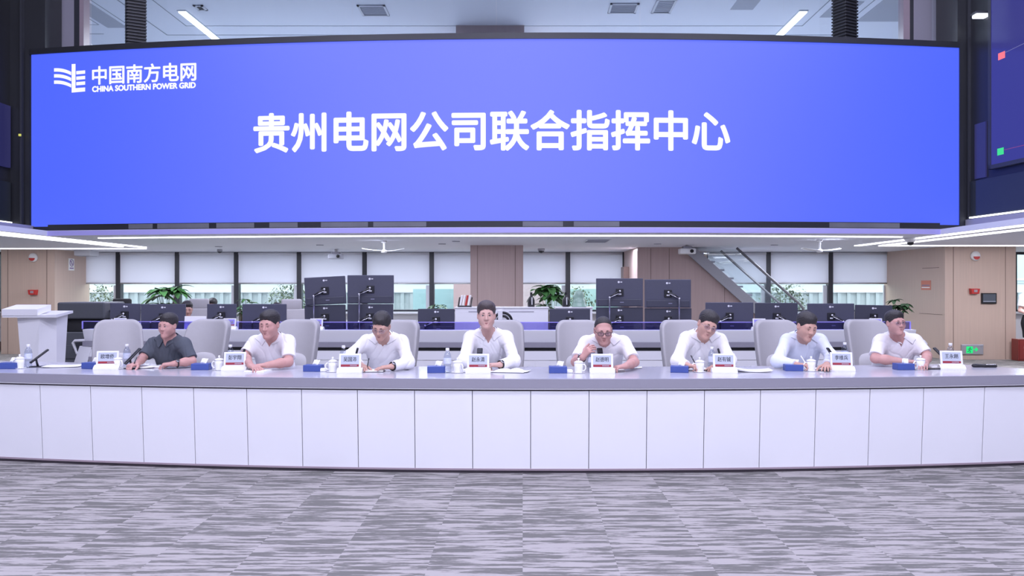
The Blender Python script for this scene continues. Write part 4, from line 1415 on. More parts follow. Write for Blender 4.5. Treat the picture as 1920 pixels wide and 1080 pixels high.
# ================================================================== COPIER, LECTERN, OFFICE CHAIR
Yc = 11.9
cp = thing('copier', 'large dark grey office copier between lectern and rear console', 'copier', (xa(152, Yc), Yc + 0.3, 0))
cw = xa(196, Yc) - xa(107, Yc)
zt = at(150, 567, Yc).z
B().box((0, 0, 0.42), (cw * 0.98, 0.62, 0.84), bev=0.015).build('body', MAT['copier'], cp)
B().box((-cw * 0.05, 0.03, 0.93), (cw * 0.8, 0.5, 0.18), bev=0.01).build('output_bay', MAT['copier_dark'], cp)
B().box((0, 0.0, (1.02 + zt) / 2), (cw, 0.62, zt - 1.02), bev=0.02).build('scanner_lid', MAT['copier'], cp)
B().box((-cw * 0.44, 0.0, 0.93), (0.07, 0.6, 0.2), bev=0.008).build('left_column', MAT['copier'], cp)
for k in range(3):
    b = B().box((0, -0.314, 0.16 + k * 0.20), (cw * 0.9, 0.012, 0.18), bev=0.004)
    d = b.build('paper_drawer', MAT['copier'], cp)
    B().box((0, -0.323, 0.20 + k * 0.20), (0.2, 0.008, 0.03), bev=0.003).build('handle', MAT['copier_dark'], d)
B().box((cw * 0.62, 0.0, 1.10), (0.22, 0.34, 0.03), Matrix.Rotation(0.35, 3, 'Y'), bev=0.006).build('control_panel', MAT['copier_dark'], cp)
B().box((cw * 0.80, 0.02, 0.97), (0.30, 0.40, 0.03), Matrix.Rotation(0.42, 3, 'Y'), bev=0.006).build('side_tray', MAT['white_plastic'], cp)

Yl = 10.3
ln = thing('lectern', 'white lectern with a wide tapering body in front of the veneer pillar', 'lectern', (xa(55, Yl), Yl + 0.25, 0))
zt = at(55, 580, Yl).z
L0, L1 = xa(3, Yl) - xa(55, Yl), xa(104, Yl) - xa(55, Yl)
xm = xa(70, Yl) - xa(55, Yl)
B().hull([(L0, -0.25, zt - 0.075), (xm, -0.25, zt - 0.075), (xm, 0.05, zt - 0.02), (L0, 0.05, zt - 0.02), (L0, -0.25, zt), (xm, -0.25, zt), (xm, 0.05, zt + 0.05), (L0, 0.05, zt + 0.05)]).build('slanted_top', MAT['white_laminate'], ln)
B().hull([(L0, -0.24, zt - 0.10), (L1, -0.24, zt - 0.10), (L1 - 0.05, 0.25, zt - 0.06), (L0, 0.25, zt - 0.06), (L0, -0.24, zt - 0.076), (L1, -0.24, zt - 0.066), (L1 - 0.05, 0.25, zt - 0.03), (L0, 0.25, zt - 0.03)]).build('shelf', MAT['trim_white'], ln)
tl, tr_, bl_, br_ = xa(24, Yl) - xa(55, Yl), xa(70, Yl) - xa(55, Yl), xa(34, Yl) - xa(55, Yl), xa(60, Yl) - xa(55, Yl)
B().hull([(bl_, -0.12, 0.03), (br_, -0.16, 0.03), (br_, 0.14, 0.03), (bl_, 0.14, 0.03), (tl, -0.16, zt - 0.10), (tr_, -0.20, zt - 0.10), (tr_, 0.2, zt - 0.07), (tl, 0.2, zt - 0.07)]).build('front_facet', MAT['white_laminate'], ln)
r2t, r2b = xa(90, Yl) - xa(55, Yl), xa(85, Yl) - xa(55, Yl)
B().hull([(br_, -0.16, 0.03), (r2b, 0.0, 0.03), (r2b, 0.14, 0.03), (br_, 0.14, 0.03), (tr_, -0.20, zt - 0.10), (r2t, -0.06, zt - 0.10), (r2t, 0.2, zt - 0.07), (tr_, 0.2, zt - 0.07)]).build('side_facet', MAT['trim_white'], ln)
B().box((0.03, 0.0, 0.015), (0.44, 0.36, 0.03), bev=0.006).build('base_plate', MAT['white_laminate'], ln)


# ================================================================== CHAIRS
def chair_proto(label):
    """high-backed leather swivel chair, front facing -Y, origin on the floor under the column"""
    t = thing('swivel_chair', label, 'chair', (0, 0, 0), 0, 'grey leather swivel chairs along the conference desk')
    h = 0.011
    f = Field((-0.32, -0.12, 0.46), (0.32, 0.38, 1.20), h)
    X, Y, Z = f.grid()
    v = np.clip((Z - 0.50) / 0.64, 0, 1)
    hw = 0.205 + 0.028 * np.sin(v * PI * 0.95)
    cy = 0.17 + 0.20 * v ** 1.5 - 0.30 * X ** 2 / 0.2
    dx = np.abs(X) - (hw - 0.09); dz = np.abs(Z - 0.82) - (0.32 - 0.09)
    d2 = np.sqrt(np.maximum(dx, 0) ** 2 + np.maximum(dz, 0) ** 2) + np.minimum(np.maximum(dx, dz), 0) - 0.09
    dy = np.abs(Y - cy) - 0.030
    q0, q1 = d2 + 0.028, dy + 0.0 * d2 + 0.028 - 0.028
    f.f = (np.sqrt(np.maximum(q0, 0) ** 2 + np.maximum(dy, 0) ** 2) + np.minimum(np.maximum(q0, dy), 0) - 0.028).astype(np.float32)
    link_mesh('backrest', f.mesh('backrest'), MAT['chair_cloth'], t)
    f = Field((-0.30, -0.12, 0.46), (0.30, 0.30, 0.90), h)
    f.ell((0, 0.165, 0.66), (0.215, 0.075, 0.155), 0.0)
    link_mesh('lumbar_cushion', f.mesh('lumbar_cushion'), MAT['lumbar_cloth'], t)
    f = Field((-0.34, -0.34, 0.36), (0.34, 0.30, 0.58), h)
    X, Y, Z = f.grid()
    dx = np.abs(X) - 0.17; dy = np.abs(Y + 0.03) - 0.17; dz = np.abs(Z - 0.46) - 0.015
    f.f = (np.sqrt(np.maximum(dx, 0) ** 2 + np.maximum(dy, 0) ** 2 + (np.maximum(dz, 0) * 1.6) ** 2) - 0.08).astype(np.float32)
    link_mesh('seat', f.mesh('seat'), MAT['chair_cloth'], t)
    for s_ in (-1, 1):
        b = B()
        b.tube([(s_ * 0.24, 0.12, 0.42), (s_ * 0.30, 0.12, 0.52), (s_ * 0.315, 0.10, 0.66), (s_ * 0.30, 0.0, 0.675), (s_ * 0.29, -0.14, 0.67)], [0.022, 0.02, 0.02, 0.024, 0.022], 10)
        a = b.build('armrest', MAT['white_plastic'], t, True)
        B().box((s_ * 0.295, -0.04, 0.69), (0.07, 0.26, 0.028), bev=0.012).build('arm_pad', MAT['chair_cloth'], a)
    B().box((0, 0.20, 0.42), (0.12, 0.22, 0.05), bev=0.01).build('tilt_housing', MAT['charcoal'], t)
    B().cyl((0, 0, 0.10), (0, 0, 0.40), 0.028, n=16).build('gas_column', MAT['chrome'], t, True)
    for k in range(5):
        a = 2 * PI * k / 5 + 0.3
        e = Vector((math.cos(a) * 0.30, math.sin(a) * 0.30, 0.075))
        lg = B().tube([(0, 0, 0.115), e * 0.55 + Vector((0, 0, 0.055)), e], [0.032, 0.026, 0.018], 8).build('base_leg', MAT['alu'], t, True)
        B().cyl(e + Vector((-0.02 * math.sin(a), 0.02 * math.cos(a), -0.045)), e + Vector((0.02 * math.sin(a), -0.02 * math.cos(a), -0.045)), 0.03, n=12).build('caster', MAT['black'], lg, True)
    return t


chairs = [(247, 8.35, 24, 'empty-looking grey chair turned sideways behind the dark-shirted man, nearest the lectern'),
          (388, 8.42, -8, 'grey chair right behind the shoulder of the dark-shirted man'),
          (553, 8.34, -10, 'grey chair of the second man, showing beside his shoulder'),
          (737, 8.22, -12, 'grey chair behind the third man who writes with bowed head'),
          (937, 8.20, -4, 'grey chair behind the upright man at the middle of the desk'),
          (1090, 8.20, 8, 'grey chair behind the bald man with black glasses'),
          (1284, 8.22, 8, 'grey chair behind the man leaning his head to one side'),
          (1456, 8.26, 4, 'grey chair behind the man in the pale blue shirt'),
          (1626, 8.34, 6, 'grey chair behind the last man, nearest the exit sign')]
proto = None
for (px, Y, rz, lab) in chairs:
    loc = Vector((xa(px, Y + 0.3), Y, 0))
    if proto is None:
        proto = chair_proto(lab)
        proto.location = loc; proto.rotation_euler = (0, 0, math.radians(rz))
    else:
        dup(proto, loc, math.radians(rz), lab)

# rear staff chairs
def staff_chair(label, loc, rz, mat, black=False):
    t = thing('office_chair', label, 'chair', loc, rz, 'office chairs behind the rear console')
    B().box((0, 0.24, 0.86), (0.46, 0.06, 0.56), Matrix.Rotation(-0.12, 3, 'X'), bev=0.028, seg=3).build('backrest', mat, t, 'auto')
    B().box((0, 0.29, 1.20), (0.30, 0.07, 0.17), Matrix.Rotation(-0.05, 3, 'X'), bev=0.03, seg=3).build('headrest', mat, t, 'auto')
    B().box((0, 0, 0.47), (0.48, 0.46, 0.08), bev=0.03, seg=3).build('seat', mat, t, 'auto')
    B().tube([(0, 0.24, 0.44), (0, 0.31, 0.6), (0, 0.30, 1.15)], 0.02, 8).build('spine', MAT['white_plastic'], t, True)
    for s_ in (-1, 1):
        B().tube([(s_ * 0.22, 0.1, 0.45), (s_ * 0.28, 0.1, 0.62), (s_ * 0.28, -0.14, 0.66)], 0.018, 8).build('armrest', MAT['white_plastic'], t, True)
    B().cyl((0, 0, 0.08), (0, 0, 0.44), 0.028, n=12).build('gas_column', MAT['chrome'], t, True)
    for k in range(5):
        a = 2 * PI * k / 5
        e = Vector((math.cos(a) * 0.28, math.sin(a) * 0.28, 0.035))
        B().tube([(0, 0, 0.09), e], [0.028, 0.02], 8).build('base_leg', MAT['charcoal'], t, True)
    return t


staff_chair('pale office chair with headrest behind the second man', (xa(553, 12.75), 12.55, 0), 0.25, MAT['lumbar_cloth'])
staff_chair('grey office chair back between the two heads behind the monitors', (xa(366, 13.0), 12.95, 0), 0.1, MAT['chair_cloth'])
oc = staff_chair('black and white office chair beyond the copier', (xa(226, 13.3), 13.0, 0), -0.1, MAT['black_matte'])

# ================================================================== CEILING AND WALL DEVICES
def on_ceiling(px, py):
    """place on the low ceiling that appears at (px, py)"""
    return at(px, py, (ZC - H) * F / (CY - py))


for (px, Y, zb, lab) in ((630, 18.6, 486, 'projector hanging under the ceiling before the window left of the central pillar'), (1288, 16.6, 477, 'projector hanging under the ceiling at the top of the stair')):
    z = at(px, zb, Y).z
    t = thing('projector', lab, 'projector', (xa(px, Y), Y, ZC), 0, 'ceiling projectors')
    B().box((0, 0, z - ZC + 0.06), (0.30, 0.26, 0.11), bev=0.02).build('body', MAT['vent'] if px < 1000 else MAT['white_plastic'], t)
    B().box((0, 0, z - ZC + 0.135), (0.17, 0.17, 0.05), bev=0.01).build('neck', MAT['slab_grey'], t)
    B().cyl((0, 0, z - ZC + 0.15), (0, 0, 0.0), 0.03, n=12).build('drop_pole', MAT['white_plastic'], t, True)
    B().cyl((0.07, -0.12, z - ZC + 0.06), (0.07, -0.15, z - ZC + 0.06), 0.035, n=16).build('lens', MAT['black'], t, True)

for (px, py, Y, lab, two) in ((720, 471, 15.0, 'white ceiling fan with thin blades before the windows left of the central pillar', 0),
                              (1537, 470, 14.6, 'white ceiling fan with thin blades before the windows right of the stair', 1)):
    z = at(px, py, Y).z
    t = thing('ceiling_fan', lab, 'ceiling fan', (xa(px, Y), Y, ZC), 0, 'white ceiling fans')
    d = z - ZC
    B().cyl((0, 0, 0), (0, 0, d), 0.018, n=10).build('drop_rod', MAT['white_plastic'], t, True)
    B().lathe([(0.05, 0), (0.05, -0.03), (0.02, -0.05)], n=16).build('canopy', MAT['white_plastic'], t, True)
    B().lathe([(0.02, d + 0.03), (0.055, d + 0.01), (0.055, d - 0.02), (0.03, d - 0.03)], n=16).build('hub', MAT['white_plastic'], t, True)
    for k, a in enumerate((math.radians(-18), math.radians(100), math.radians(190)) if not two else (math.radians(8), math.radians(120), math.radians(205))):
        Rz = Matrix.Rotation(a, 3, 'Z')
        b = B()
        secs = []
        for i in range(7):
            u = i / 6
            w = 0.05 * (1 - 0.35 * u)
            zz = d - 0.005 + 0.035 * (u ** 2)
            secs.append([Rz @ Vector((0.04 + 0.34 * u, -w, zz)), Rz @ Vector((0.04 + 0.34 * u, w, zz + 0.012)), Rz @ Vector((0.04 + 0.34 * u, w, zz + 0.020)), Rz @ Vector((0.04 + 0.34 * u, -w, zz + 0.008))])
        b.strip(secs); b.build('blade', MAT['white_plastic'], t, True)

for (px, py, Y, r, lab) in ((1015, 468, 18.2, 0.075, 'small dome camera on the ceiling right of the central pillar'), (412, 473, 18.6, 0.055, 'small dome camera on the ceiling over the seated rear staff')):
    t = thing('dome_camera', lab, 'camera', (xa(px, Y), Y, ZC), 0, 'dome cameras')
    B().lathe([(r, 0), (r, -0.035), (r * 0.92, -0.045)], n=20).build('housing', MAT['vent'], t, True)
    B().ball((0, 0, -0.04), (r * 0.85, r * 0.85, r * 0.75), 16, 10).build('dome', MAT['charcoal'], t, True)
p = at(1707, 447, 14.2)
t = thing('ptz_camera', 'white pan and tilt camera hanging beside the light lines near the exit sign', 'camera', (p.x, 14.2, ZC))
B().lathe([(0.10, 0), (0.10, -0.02), (0.085, -0.045), (0.06, -0.07)], n=24).build('housing', MAT['white_plastic'], t, True)
B().ball((0, 0, -0.075), (0.055, 0.055, 0.05), 16, 10).build('dome', MAT['black'], t, True)
v = on_ceiling(1122, 449)
t = thing('ceiling_vent', 'grey ceiling vent in the low ceiling right of the central pillar', 'vent', (v.x, v.y + 0.3, ZC))
B().box((0, 0, -0.006), (0.42, 0.85, 0.012)).build('frame', MAT['white_frame'], t)
b = B(); b.box((0, 0, -0.014), (0.36, 0.79, 0.006))
for k in range(10):
    b.box((0, -0.36 + k * 0.08, -0.018), (0.36, 0.02, 0.006))
b.build('grille', MAT['vent'], t)
t = thing('curtain_box', 'pale box under the ceiling at the corner of the veneer pillar behind the lectern', 'box', (xa(158, 19.0), 19.1, ZC - 0.06))
B().box((0, 0, 0), (0.36, 0.4, 0.12), bev=0.01).build('casing', MAT['white_frame'], t)
B().box((0, 0, -0.066), (0.3, 0.34, 0.012)).build('grille', MAT['vent'], t)

for (px, py, Y, lab) in ((63, 483, 18.6, 'round white alarm beacon with red lens high on the pillar behind the lectern'), (1828, 480, 17.2, 'round white alarm beacon with red lens high on the exit sign pillar')):
    p = at(px, py, Y)
    t = thing('alarm_beacon', lab, 'alarm', (p.x, Y, p.z), 0, 'alarm beacons')
    Rx = Matrix.Rotation(PI / 2, 3, 'X')
    B().lathe([(0.098, 0), (0.098, 0.03), (0.08, 0.06), (0.0005, 0.068)], n=28, R=Rx).build('housing', MAT['white_plastic'], t, True)
    b = B(); b.prism([(0.062 * math.cos(a), 0.062 * math.sin(a) - 0.012) for a in [PI + PI * k / 14 for k in range(15)]], -0.078, -0.05, 'XZ'); b.build('red_lens', MAT['red_plastic'], t)
for (px, py, Y, lab) in ((64, 548, 18.6, 'red fire call point on the pillar behind the lectern'), (1825, 546, 17.2, 'red fire call point on the exit sign pillar')):
    p = at(px, py, Y)
    t = thing('fire_call_point', lab, 'call point', (p.x, Y, p.z), 0, 'fire call points')
    B().hull([(-0.07, -0.09, -0.05), (0.07, -0.09, -0.05), (0.075, 0, -0.06), (-0.075, 0, -0.06), (-0.09, -0.09, 0.05), (0.09, -0.09, 0.05), (0.09, 0, 0.055), (-0.09, 0, 0.055)]).build('housing', MAT['red_plastic'], t)
    B().box((0, -0.092, 0.005), (0.07, 0.006, 0.05), bev=0.002).build('label', MAT['mauve_kick'], t)
p = at(1853, 559.5, 17.2)
t = thing('wall_tablet', 'black wall control screen beside the red fire call point', 'control panel', (p.x, 17.2, p.z))
B().box((0, -0.02, 0), (0.30, 0.04, 0.215), bev=0.006).build('bezel', MAT['black'], t)
B().box((0, -0.042, 0.005), (0.255, 0.004, 0.165)).build('screen', M('dim_screen', (0.10, 0.115, 0.135), 0.15, noise=0.05), t)
B().box((0, -0.0445, -0.06), (0.25, 0.002, 0.012)).build('status_bar', MAT['vent'], t)

# green exit sign: running figure and arrow
p = at(1822, 655, 17.2)
GREEN = emit_mat('exit_green', lin(30, 235, 130), 1.0)
t = thing('exit_sign', 'grey exit sign with glowing green running figure and arrow low on the pillar', 'exit sign', (p.x, 17.2, p.z))
B().box((0, -0.015, 0), (0.44, 0.03, 0.20), bev=0.006).build('plate', MAT['alu'], t)
B().box((0, -0.031, 0.085), (0.44, 0.006, 0.02)).build('top_trim', MAT['vent'], t)
pic = B()
pic.prism([(-0.125, -0.075), (0.005, -0.075), (0.005, 0.06), (-0.125, 0.06)], -0.036, -0.031, 'XZ')
pp = pic.build('figure_panel', GREEN, t)
DK = M('exit_dark', (0.02, 0.22, 0.10), 0.5, noise=0.05)
b = B()
b.ball((-0.052, -0.037, 0.035), (0.012, 0.003, 0.012), 12, 8)
for a, c in (((-0.055, 0.022), (-0.068, -0.015)), ((-0.068, -0.015), (-0.045, -0.035)), ((-0.045, -0.035), (-0.055, -0.065)), ((-0.068, -0.015), (-0.085, -0.04)), ((-0.085, -0.04), (-0.108, -0.045)),
             ((-0.056, 0.018), (-0.035, 0.0)), ((-0.035, 0.0), (-0.018, 0.008)), ((-0.058, 0.018), (-0.082, 0.012)), ((-0.082, 0.012), (-0.092, -0.008))):
    b.tube([(a[0], -0.037, a[1]), (c[0], -0.037, c[1])], 0.007, 6)
b.build('running_figure', DK, pp)
b = B(); b.prism([(0.02, -0.012), (0.062, -0.012), (0.062, -0.048), (0.115, 0.0), (0.062, 0.048), (0.062, 0.012), (0.02, 0.012)], -0.036, -0.031, 'XZ'); b.build('arrow', GREEN, t)
B().ball((0.17, -0.032, 0.06), 0.008, 10, 8).build('lamp', MAT['vent'], t)

# posters on the pillar sides
Xl = -10.2
p0, p1 = 19.0, 19.4
t = thing('no_smoking_sign', 'small white no smoking notice on the side of the pillar behind the lectern', 'sign', (Xl, 19.28, 1.97))
B().box((0.004, 0, 0), (0.008, 0.24, 0.27)).build('card', MAT['paper'], t)
b = B()
pu = M('notice_purple', (0.33, 0.24, 0.42), 0.6, noise=0.05)
b.tube([(0.011, 0.075 * math.cos(2 * PI * k / 24), 0.035 + 0.075 * math.sin(2 * PI * k / 24)) for k in range(24)], 0.009, 6, closed=True)
b.tube([(0.011, -0.053, 0.088), (0.011, 0.053, -0.018)], 0.009, 6)
b.box((0.010, 0, 0.035), (0.003, 0.02, 0.08)); b.box((0.010, 0, -0.085), (0.003, 0.16, 0.03))
b.build('symbol', pu, t)
t = thing('orange_notice', 'orange notice with a line of dark print on the side of the exit sign pillar', 'sign', (8.51, 18.0, 1.50))
B().box((-0.004, 0, 0), (0.008, 0.42, 0.20)).build('card', M('notice_orange', (0.62, 0.22, 0.15), 0.6, noise=0.08), t)
b = B()
for k in range(7):
    b.box((-0.009, 0.15 - k * 0.05, -0.005), (0.003, 0.03, 0.035))
b.build('print', MAT['grey_ink'], t)
B().box((-0.009, 0, -0.05), (0.003, 0.36, 0.02)).build('white_line', MAT['white_ink'], t)
# dark red extinguisher cabinet by the pillar
t = thing('extinguisher_box', 'dark red fire extinguisher cabinet behind the standing woman', 'cabinet', (xa(1917, 17.0), 17.0, 0))
hz = at(1910, 636, 16.9).z
B().box((0, 0, hz / 2), (0.30, 0.24, hz), bev=0.006).build('body', M('dark_red_paint', (0.22, 0.03, 0.025), 0.4, noise=0.05), t)
B().box((0, -0.124, hz / 2), (0.25, 0.01, hz - 0.06), bev=0.003).build('door', M('dark_red_door', (0.26, 0.035, 0.03), 0.35, noise=0.05), t)
B().box((-0.02, -0.132, hz * 0.42), (0.04, 0.01, 0.08)).build('label', MAT['white_ink'], t)
# ================================================================== THINGS ON THE FRONT DESK
def desk_pt(px, py):
    """the place on the desk top that shows at (px, py)"""
    Y = (H - DZ) * F / (py - CY)
    return Vector((xa(px, Y), Y, DZ))


def yaw_to_cam(p):
    return 0.0


# ---- name signs
plates = [(201, 693.5, '欧增侨', 'name sign before the dark-shirted man, blue tissue box at its left'),
          (440, 696, '彭宇翔', 'name sign before the second man, standing right of his mug'),
          (656, 700, '吴国沛', 'name sign before the third man who writes with bowed head'),
          (896.5, 700.5, '赵永清', 'name sign before the upright man at the middle of the desk'),
          (1129, 700.5, '赵德明', 'name sign before the bald man with black glasses'),
          (1358, 700, '赵有铖', 'name sign before the man leaning his head, loose papers at its right'),
          (1578, 696.5, '李维兵', 'name sign before the man in the pale blue shirt'),
          (1784.5, 693, '王永刚', 'name sign nearest the exit sign end of the desk')]
for (px, py, nm, lab) in plates:
    p = desk_pt(px, py)
    p.y += 0.04
    p.x = xa(px, p.y)
    t = thing('name_sign', 'white digital ' + lab, 'name sign', p, -math.atan2(p.x, p.y) * 0.35, 'digital name signs on the conference desk')
    sign_mesh_plate(t, nm, MAT['eink'])

# ---- tissue boxes
def tissue_box(label, p, rz):
    t = thing('tissue_box', label, 'tissue box', p, rz, 'blue tissue boxes on the conference desk')
    B().box((0, 0, 0.0275), (0.150, 0.105, 0.055), bev=0.003).build('box', MAT['blue_card'], t)
    f = B()
    n = 10
    rows = []
    for i in range(n + 1):
        u = i / n
        x = -0.012 + 0.052 * u
        rows.append([f.bm.verts.new((x + 0.004 * k_, 0.010 * math.sin(u * 5.0) * (1 - 0.3 * k_) + 0.006 * k_, 0.053 + 0.014 * k_ + 0.002 * math.sin(u * 6))) for k_ in range(4)])
    for A, C in zip(rows, rows[1:]):
        for k_ in range(3):
            f.bm.faces.new((A[k_], C[k_], C[k_ + 1], A[k_ + 1]))
    o = f.build('tissue', MAT['tissue'], t, True)
    md = o.modifiers.new('thickness', 'SOLIDIFY'); md.thickness = 0.003
    return t


tb = None
for (px, py, rz, lab) in ((20, 692, 0.05, 'blue tissue box at the lectern end of the desk, cut by the picture edge'),
                          (174, 692, -0.25, 'blue tissue box left of the name sign of the dark-shirted man'),
                          (378, 694, 0.06, 'blue tissue box between the dark-shirted man and the second man'),
                          (588, 697, -0.1, 'blue tissue box between the second man and the writing third man'),
                          (818, 699.5, 0.1, 'blue tissue box left of the middle man beside his water bottle'),
                          (1046, 700, 0.0, 'blue tissue box left of the bald man'),
                          (1274, 699, -0.18, 'blue tissue box before the man leaning his head to one side'),
                          (1487, 696, -0.1, 'blue tissue box before the man in the pale blue shirt'),
                          (1694, 694, 0.05, 'blue tissue box before the last man nearest the exit sign')):
    p = desk_pt(px, py); p.y += 0.05; p.x = xa(px, p.y)
    if tb is None:
        tb = tissue_box(lab, p, rz)
    else:
        dup(tb, p, rz, lab)

# ---- lidded mugs
def mug(label, p, rz):
    t = thing('lidded_mug', label, 'mug', p, rz, 'white lidded mugs on the conference desk')
    B().lathe([(0.028, 0.0), (0.030, 0.003), (0.033, 0.012), (0.0365, 0.05), (0.0375, 0.085), (0.035, 0.085), (0.033, 0.05), (0.028, 0.01)], n=28).build('cup', MAT['porcelain'], t, True)
    B().tube([(-0.034, 0, 0.072), (-0.052, 0, 0.074), (-0.063, 0, 0.058), (-0.062, 0, 0.036), (-0.050, 0, 0.022), (-0.033, 0, 0.022)], 0.0055, 8).build('handle', MAT['porcelain'], t, True)
    ld = B().lathe([(0.040, 0.0855), (0.041, 0.089), (0.036, 0.095), (0.018, 0.103), (0.006, 0.105)], n=28).build('lid', MAT['porcelain'], t, True)
    B().lathe([(0.005, 0.104), (0.005, 0.110), (0.010, 0.117), (0.008, 0.124), (0.001, 0.127)], n=16).build('lid_knob', MAT['porcelain'], ld, True)
    B().lathe([(0.028, -0.0005), (0.052, 0.002), (0.055, 0.006), (0.050, 0.005), (0.026, 0.002)], n=28).build('saucer', MAT['porcelain'], t, True)
    return t


mg = None
for (px, py, rz, lab) in ((37, 691.5, 0.0, 'white lidded mug at the lectern end of the desk beside the first tissue box'),
                          (221, 692.5, 2.6, 'white lidded mug half hidden right of the name sign before the dark-shirted man'),
                          (411, 694.5, 0.0, 'white lidded mug left of the name sign before the second man'),
                          (624, 698, 0.0, 'white lidded mug left of the name sign before the writing third man'),
                          (858, 699.5, 2.4, 'white lidded mug left of the name sign before the middle man'),
                          (1085, 700, 2.7, 'white lidded mug before the raised hand of the bald man'),
                          (1312, 698.5, 0.0, 'white lidded mug before the writing hand of the man leaning his head'),
                          (1521, 696.5, 0.0, 'white lidded mug before the man in the pale blue shirt'),
                          (1726, 694, 0.1, 'white lidded mug right of the tissue box before the last man')):
    p = desk_pt(px, py); p.y += 0.03; p.x = xa(px, p.y)
    if mg is None:
        mg = mug(lab, p, rz)
    else:
        dup(mg, p, rz, lab)

# ---- water bottles
def bottle(label, p):
    t = thing('water_bottle', label, 'bottle', p, 0, 'clear water bottles on the conference desk')
    B().lathe([(0.026, 0), (0.031, 0.004), (0.0315, 0.05), (0.029, 0.056), (0.0315, 0.062), (0.0315, 0.135), (0.026, 0.158), (0.014, 0.178), (0.0125, 0.182), (0.0125, 0.19)], n=24).build('body', MAT['bottle'], t, True)
    B().lathe([(0.0322, 0.078), (0.0324, 0.08), (0.0324, 0.122), (0.0322, 0.124)], n=24).build('paper_label', M('bottle_label', (0.62, 0.66, 0.78), 0.5, noise=0.3, nscale=70) if 'bottle_label' not in bpy.data.materials else bpy.data.materials['bottle_label'], t, True)
    B().lathe([(0.0145, 0.184), (0.0155, 0.186), (0.0155, 0.204), (0.0135, 0.207)], n=18).build('cap', MAT['white_plastic'], t, True)
    return t


bt = None
for (px, py, lab) in ((53, 689, 'clear water bottle near the first tablet microphone at the lectern end'),
                      (238, 688.5, 'clear water bottle between the name sign and microphone of the dark-shirted man'),
                      (432, 690, 'clear water bottle behind the name sign of the second man'),
                      (644, 692, 'clear water bottle behind the name sign of the writing third man'),
                      (839, 699, 'clear water bottle between tissue box and mug left of the middle man'),
                      (1109, 696.5, 'clear water bottle right of the mug before the bald man'),
                      (1335, 695.5, 'clear water bottle between the mug and name sign of the man leaning his head'),
                      (1584, 684, 'clear water bottle behind the name sign of the man in pale blue'),
                      (1782, 686, 'clear water bottle behind the name sign nearest the exit sign')):
    p = desk_pt(px, py); p.x = xa(px, p.y)
    if bt is None:
        bt = bottle(lab, p)
    else:
        dup(bt, p, 0, lab)

# ---- flat tablet microphones: base plate, stalk, slanted bar
def microphone(label, foot, tip, tail):
    """foot on the desk; the bar runs from its low tail to its high tip"""
    t = thing('microphone', label, 'microphone', foot, 0, 'black tablet microphones on the conference desk')
    a, c = Vector(tail) - Vector(foot), Vector(tip) - Vector(foot)
    d = (c - a); L_ = d.length; d.normalize()
    side = d.cross(Vector((0, 0, 1))).normalized()
    up = side.cross(d)
    R = Matrix((side, d, up)).transposed()
    B().box((a + c) / 2, (0.050, L_, 0.016), R, bev=0.007, seg=3).build('bar', MAT['mic'], t)
    B().box((a + c) / 2 + up * 0.007 + d * L_ * 0.34, (0.036, L_ * 0.22, 0.003), R, bev=0.001).build('grille', MAT['charcoal'], t)
    hub = a.lerp(c, 0.33)
    B().tube([(0.0, 0.0, 0.008), (hub.x * 0.6, hub.y * 0.6, hub.z * 0.55), hub], [0.011, 0.009, 0.008], 10).build('stalk', MAT['mic'], t, True)
    B().box((0.012, 0, 0.004), (0.135, 0.09, 0.008), bev=0.003).build('base_plate', MAT['mic'], t)
    return t


def mic_px(lab, foot, tip_px, tail_px, dYtip, dYtail):
    p = desk_pt(*foot)
    microphone(lab, p, at(tip_px[0], tip_px[1], p.y + dYtip), at(tail_px[0], tail_px[1], p.y + dYtail))


mic_px('black slanted microphone on the empty place at the lectern end', (71, 688), (91, 655), (56, 681), 0.06, -0.03)
mic_px('black slanted microphone before the writing hand of the dark-shirted man', (248, 691), (263, 653), (234, 683), 0.06, -0.03)
mic_px('black microphone whose tip shows above the name sign of the second man', (452, 693), (459, 654), (449, 683), 0.0, -0.02)
mic_px('black microphone whose tip shows above the name sign of the writing third man', (664, 696), (671, 652), (662, 685), -0.02, -0.03)
mic_px('black microphone whose tip shows above the name sign of the middle man', (899, 693), (900, 653), (898, 686), 0.10, -0.05)
mic_px('black microphone whose tip shows above the name sign of the bald man', (1127, 693), (1124, 653), (1129, 686), 0.10, -0.05)
mic_px('black microphone whose tip shows above the name sign of the man leaning his head', (1354, 696), (1346, 653), (1356, 685), -0.02, -0.03)
mic_px('black microphone slanting left of the name sign of the man in pale blue', (1567, 693), (1551, 652), (1571, 682), -0.02, -0.02)
mic_px('black microphone slanting up left of the name sign nearest the exit sign', (1776, 688), (1751, 652), (1780, 680), 0.06, -0.04)


# ---- papers, notebooks, pens and small things
def flat_sheet(label, px, py, w, d, rz, name='paper_sheet', cat='paper', mat='paper', lift=0.004, curl=0.012, n=1, group='papers on the conference desk'):
    p = desk_pt(px, py)
    t = thing(name, label, cat, p, rz, group)
    for k in range(n):
        b = B()
        m = 8
        rows = []
        for i in range(m + 1):
            u = i / m - 0.5
            z = lift * (k + 1) + curl * (abs(u) * 2) ** 2.2 * (1 if i < m / 2 else 0.5)
            rows.append((b.bm.verts.new((u * w + 0.01 * k, -d / 2 + 0.008 * k, z)), b.bm.verts.new((u * w + 0.01 * k, d / 2 + 0.008 * k, z + 0.002))))
        for A, C in zip(rows, rows[1:]):
            b.bm.faces.new((A[0], C[0], C[1], A[1]))
        o = b.build('sheet', MAT[mat], t, True)
        md = o.modifiers.new('thickness', 'SOLIDIFY'); md.thickness = 0.0022; md.offset = -1
    return t


